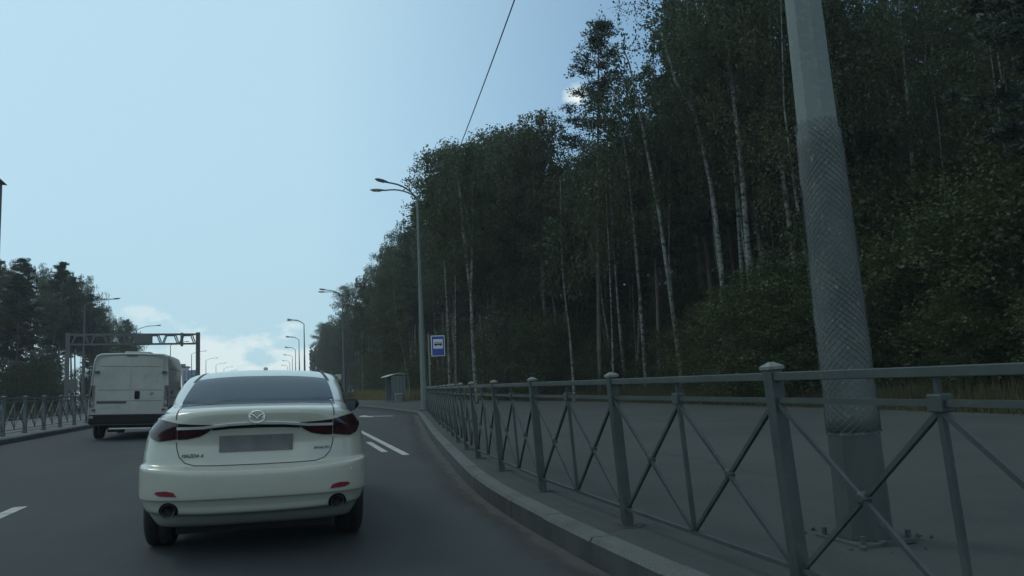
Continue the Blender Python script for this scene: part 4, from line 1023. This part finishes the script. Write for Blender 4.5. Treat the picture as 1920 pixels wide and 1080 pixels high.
def blocked(c):
    return any(abs(c[0]-px_) < w_*FPX/D_/2+1.6*FPX/max(c[2], 1) and c[2] < D_+1.5 for px_, D_, w_ in ((1122, 40, 3.0), (1245, 33, 1.8), (1325, 32, 1.2), (1393, 30, 1.5), (886, 44, 1.6), (1175, 37, .8), (1062, 38, .8), (1145, 36, .6), (836, 46, 1.), (1725, 28, 2.6), (1490, 27, 1.0)))
def zone(edge, y0, y1, depth, step, side, sky_, group, labels, zg, kinds, cap=23, zfar=0):
    y = y0; rg = random.Random(int(y0*10)+side+5)
    while y < y1:
        st_ = step*(1+zfar*(y-y0)/100); d = 0; row = 0
        while d < depth:
            x = lerp_table(edge, y)*1.0; x = x+side*(d+rg.uniform(0, st_*.7)+.6); yy_ = y+rg.uniform(-.4, .4)*st_
            c = pxof(Vector((x, yy_, 1))); key = rg.choice(kinds)
            if side > 0 and d < 9 and y < 92 and key[:4] in ('spru', 'aspe'): key = rg.choice(['birch0', 'birch2', 'pine1', 'pine2', 'slim0', 'slim1'])
            if side > 0 and not key.startswith('shrub') and blocked(c): d += st_; continue
            if c[2] > 4 and -260 < c[0] < 2150:
                top = lerp_table(sky_, c[0]); H = (hor(c[0])-top)*c[2]/FPX+EYE-zg; H = min(H*rg.choice((rg.uniform(.66, .85), rg.uniform(.86, 1.0))), cap*rg.uniform(.8, 1.05))
                if H > 5:
                    if key.startswith('shrub'): H = rg.uniform(4, 8)
                    kd = key[:-1]; plant(key, x, yy_, zg, H, labels[kd], group)
            d += st_; row += 1
        y += st_
mix = ['birch0', 'birch1', 'birch2', 'aspen0', 'aspen1', 'pine0', 'pine1', 'pine2', 'spruce0', 'spruce1', 'birch1']
zone([(a, b_+1.5) for a, b_ in EDGE], 9, 92, 18, 3.9, 1, SKY, GR, LB, -.05, mix, cap=24)
zone(EDGE, 92, 250, 12, 6.5, 1, SKY, GR, LB, -.05, mix, cap=22)
# understorey along the edge and in the depth of the wood
y = 8.; rg = random.Random(77)
while y < 130:
    for d, hh in ((0, (1.8, 4.5)) if 24 < y < 75 else (0, (2.5, 6.5)), (7, (4, 7)) if 24 < y < 75 else (4, (6, 9)), (14, (6, 10))):
        if y > 70 and d > 8: continue
        x = lerp_table(EDGE, y)+.3+d+rg.uniform(-.5, .9); yy_ = y+rg.uniform(-.8, .8); H = rg.uniform(*hh); key = rg.choice(['shrub0', 'shrub1', 'shrub2', 'shrub1', 'shrub0', 'shrub2', 'shrub3'])
        if key == 'shrub3' and not (38 < y < 60 or rg.random() < .3): key = 'shrub0'
        plant(key, x, yy_, -.05, H, LB['shrub'] if key != 'shrub3' else 'rusty brown leaved rowan at the foot of the right wood', 'understorey of the right wood')
    y += 2.7 if y < 60 else 4.5
for i in range(34):
    y = 16+i*2.9+rg.uniform(-1, 1); x = lerp_table(EDGE, y)+rg.uniform(.8, 3.5); c = pxof(Vector((x, y, 1))); H = min(21, (hor(c[0])-lerp_table(SKY, c[0]))*c[2]/FPX+EYE)*rg.uniform(.6, .97)
    if -100 < c[0] < 2050 and not (abs(c[0]-1122) < 40 or abs(c[0]-1235) < 30 or abs(c[0]-886) < 18): plant(rg.choice(['slim0', 'slim1']), x, y, -.05, H, 'slender pale stemmed birch at the front edge of the right wood', 'slender birches at the front of the right wood')
for px_, D_, H in ((1395, 27, 4.0), (1450, 25.5, 4.6), (1500, 24.5, 3.2), (1570, 23.5, 3.8), (1660, 23, 4.4), (1745, 22.5, 5.2), (1850, 21.5, 5.4), (1900, 20.5, 6.2), (1010, 44, 5.0), (960, 48, 6.0)):
    q = at(px_, 700, D_); plant(rg.choice(['shrub0', 'shrub1', 'shrub2']), q.x, q.y, -.05, H, 'leafy understorey tree standing in front of the birch stems', 'understorey of the right wood', sxy=1.15)
for px_, D_, tp, k_ in ((948, 50, 240, 'aspen0'), (1000, 48, 262, 'aspen1'), (1035, 47, 203, 'birch1'), (1062, 49, 222, 'birch0'), (905, 52, 268, 'aspen1'), (980, 54, 250, 'birch2'), (925, 56, 250, 'birch1'), (1015, 57, 232, 'aspen0'), (850, 54, 268, 'aspen0'), (1190, 47, 235, 'birch2')):
    q = at(px_, 700, D_); plant(k_, q.x, q.y, -.05, (hor(px_)-tp)*D_/FPX+EYE, LB[k_[:-1]], GR)
# --- left wood
SKL = [(-200, 430), (0, 462), (25, 490), (60, 470), (95, 468), (150, 505), (165, 545), (200, 575), (235, 595), (252, 612), (268, 650), (300, 690)]
EDL = [(50, -24.5), (100, -24.5), (160, -26), (230, -27), (300, -28)]
LBL = {'slim': 'slender birch with a high small crown in the left wood', 'birch': 'birch with a pale stem in the wood left of the road', 'aspen': 'leafy grey green tree in the wood left of the road', 'pine': 'dark pine with a bare lower trunk in the wood left of the road',
       'spruce': 'dense dark tree leafy to the ground in the left wood', 'shrub': 'leafy understorey tree at the foot of the left wood'}
zone(EDL, 66, 205, 17, 5.4, -1, SKL, GL, LBL, .17, ['birch0', 'pine0', 'pine1', 'slim0', 'pine2', 'birch2', 'pine0', 'slim1'], cap=24, zfar=.15)
for i in range(40):
    y = 66+i*3.2; plant(['shrub0', 'shrub1', 'shrub2'][i % 3], lerp_table(EDL, y)-rg.uniform(0, 9), y, .17, rg.uniform(3, 7), LBL['shrub'], 'understorey of the left wood')
for k_, o in masters.items():
    if k_ not in used:
        for c in list(o.children): bpy.data.objects.remove(c)
        bpy.data.objects.remove(o)
# far wood behind, one mass nobody could count
def mass(name, label, cx, cy, lx, ly, h, n, size, z0):
    C = np.column_stack([cx+RNG.uniform(-lx, lx, n), cy+RNG.uniform(-ly, ly, n), z0+h*RNG.uniform(0, 1, n)**.9*(1-.25*RNG.random(n))])
    me = leaf_mesh(name, C, None, RNG.uniform(.7, 1.3, n)*size, 'needle', .7); o = link(bpy.data.objects.new(name, me)); return tag(o, label, kind='stuff')
mass('deep_wood', 'dark depth of the wood on the right, behind its front trees', 44, 105, 3, 108, 23, 80000, .7, -.3)
mass('deep_wood', 'dark depth of the wood on the left, behind its front trees', -54, 130, 4, 76, 14.5, 24000, .7, .1)
mass('deep_wood', 'low far belt of trees where the right wood reaches the road bend', 20, 262, 11, 8, 17, 9000, .9, -.3)

# --- grass
def grass(name, label, pts, hts, wid, m, col=None):
    n = len(pts); C = np.array(pts); h = np.array(hts)[:, None]; az = RNG.uniform(0, 2*PI, n); w_ = np.column_stack([np.cos(az), np.sin(az), np.zeros(n)])*wid
    lean = RNG.normal(size=(n, 3))*.22; lean[:, 2] = 0
    V = np.empty((n, 3, 3)); V[:, 0] = C-w_; V[:, 1] = C+w_; V[:, 2] = C+lean*h+np.array([0, 0, 1])*h
    me = bpy.data.meshes.new(name); me.vertices.add(n*3); me.vertices.foreach_set('co', V.reshape(-1).astype(np.float32)); me.loops.add(n*3); me.loops.foreach_set('vertex_index', np.arange(n*3, dtype=np.int32))
    me.polygons.add(n); me.polygons.foreach_set('loop_start', np.arange(0, n*3, 3, dtype=np.int32)); me.materials.append(M[m]); me.update(calc_edges=True)
    return tag(link(bpy.data.objects.new(name, me)), label, kind='stuff')
rg = random.Random(9)
def verge(n, y0, y1, w0, w1, hlo, hhi, m, name, label, pw=1.):
    P = []; Hh = []
    for i in range(n):
        y = y0+(y1-y0)*rg.random()**pw; x0 = lerp_table(PE, y); u = rg.random(); x = x0+w0+(w1-w0)*u
        cl_ = .5+.5*math.sin(x*2.1+y*1.7)*math.sin(y*.9-x*.6); P.append((x, y, -.06)); Hh.append(rg.uniform(hlo, hhi)*(.55+.7*cl_)*(.5+.5*min(1, u*3)))
    return grass(name, label, P, Hh, .012, m)
verge(30000, 6, 52, .05, 3.6, .25, .75, 'grass', 'verge_grass', 'green weeds between the paved area and the right wood', .8)
verge(30000, 6, 52, .1, 2.6, .25, .95, 'neargrass', 'dry_grass', 'dry tan grass between the paved area and the right wood', .8)
P = []; Hh = []
for i in range(2600):
    y = rg.uniform(7, 50); x0 = lerp_table(PE, y); k_ = math.sin(y*1.3)+math.sin(y*3.1+1)+.6*math.sin(y*7.7); x = x0-abs(rg.gauss(0, .12+.10*max(0, k_))); P.append((x, y, FZ(x)-.01)); Hh.append(rg.uniform(.04, .22))
grass('edge_weeds', 'small weeds creeping over the edge of the paved area', P, Hh, .008, 'neargrass')
P = []; Hh = []
for i in range(36000):
    y = rg.uniform(50, 110); x0 = lerp_table(PE, y)+.2; x = x0+rg.random()*max(2, 14.5-x0); P.append((x, y, -.06)); Hh.append(rg.uniform(.5, 1.3)*(.6+.4*math.sin(x*.8+y*.3)))
grass('dry_grass', 'tall brown grass meadow behind the bus shelter', P, Hh, .03, 'drygrass')
P = []; Hh = []
for i in range(24000):
    y = rg.uniform(30, 120); P.append((rg.uniform(-24, -17.6), y, .18)); Hh.append(rg.uniform(.15, .7))
grass('verge_grass', 'green verge beyond the opposite road on the left', P, Hh, .03, 'grass')

# cracks and litter on the paved area
def crack(pts, w0):
    V = []; rr = random.Random(int(pts[0][0]*100)); S_ = []
    for (ax, ay), (bx, by) in zip(pts, pts[1:]):
        for i in range(12): S_.append((ax+(bx-ax)*i/12+rr.uniform(-.03, .03), ay+(by-ay)*i/12+rr.uniform(-.03, .03)))
    for x, y in S_:
        w = w0*rr.uniform(.3, 1.2); V += [(x-w, y-w, FZ(x)+.003), (x+w, y+w, FZ(x)+.003)]
    tag(pyobj('pavement_crack', V, [(2*i, 2*i+2, 2*i+3, 2*i+1) for i in range(len(S_)-1)], 'patch'), kind='structure')
crack([(2.9, 6.1), (4.0, 6.9), (5.2, 7.2), (7.5, 8.8), (10, 9.2), (13.5, 10.6)], .007)
crack([(5.2, 7.2), (5.6, 9.5), (5.4, 13), (6.2, 19)], .009)
crack([(4.4, 3.4), (6.5, 4.5), (9, 4.4)], .006)
crack([(3.8, 14.2), (7, 15), (10.5, 14.3), (13.9, 15.4)], .010)
rr = random.Random(21); n = 700
C = []
for i in range(n):
    y = 2+34*rr.random()**1.3; x0 = lerp_table([(p_[1], p_[0]) for p_ in FP], y)+.1; x1 = lerp_table(PE, y); x = (x1-abs(rr.gauss(0, 1.6))) if rr.random() < .6 else rr.uniform(x0, x1); C.append((x, y, FZ(x)+.012))
ml = leaf_mesh('fallen_leaves', np.array(C), np.tile([0, 0, 2.5], (n, 1)), np.array([rr.uniform(.025, .06) for _ in range(n)]), 'neargrass', .6)
tag(link(bpy.data.objects.new('fallen_leaves', ml)), 'scattered dry leaves on the paved area behind the railing', kind='stuff')

# ------------------------------------------------------------------ air
hz = MB().box(-152, 122, -62, 392, -1.8, 48).build('haze', M['soil']); tag(hz, 'pale summer haze in the air over the road', kind='stuff')
hm = bpy.data.materials.new('haze_air'); hm.use_nodes = True; hn = hm.node_tree; hn.nodes.clear()
ho = hn.nodes.new('ShaderNodeOutputMaterial'); pv = hn.nodes.new('ShaderNodeVolumePrincipled'); pv.inputs['Color'].default_value = (.94, .985, 1, 1); pv.inputs['Density'].default_value = .0006
hn.links.new(pv.outputs[0], ho.inputs['Volume']); hz.data.materials.clear(); hz.data.materials.append(hm)
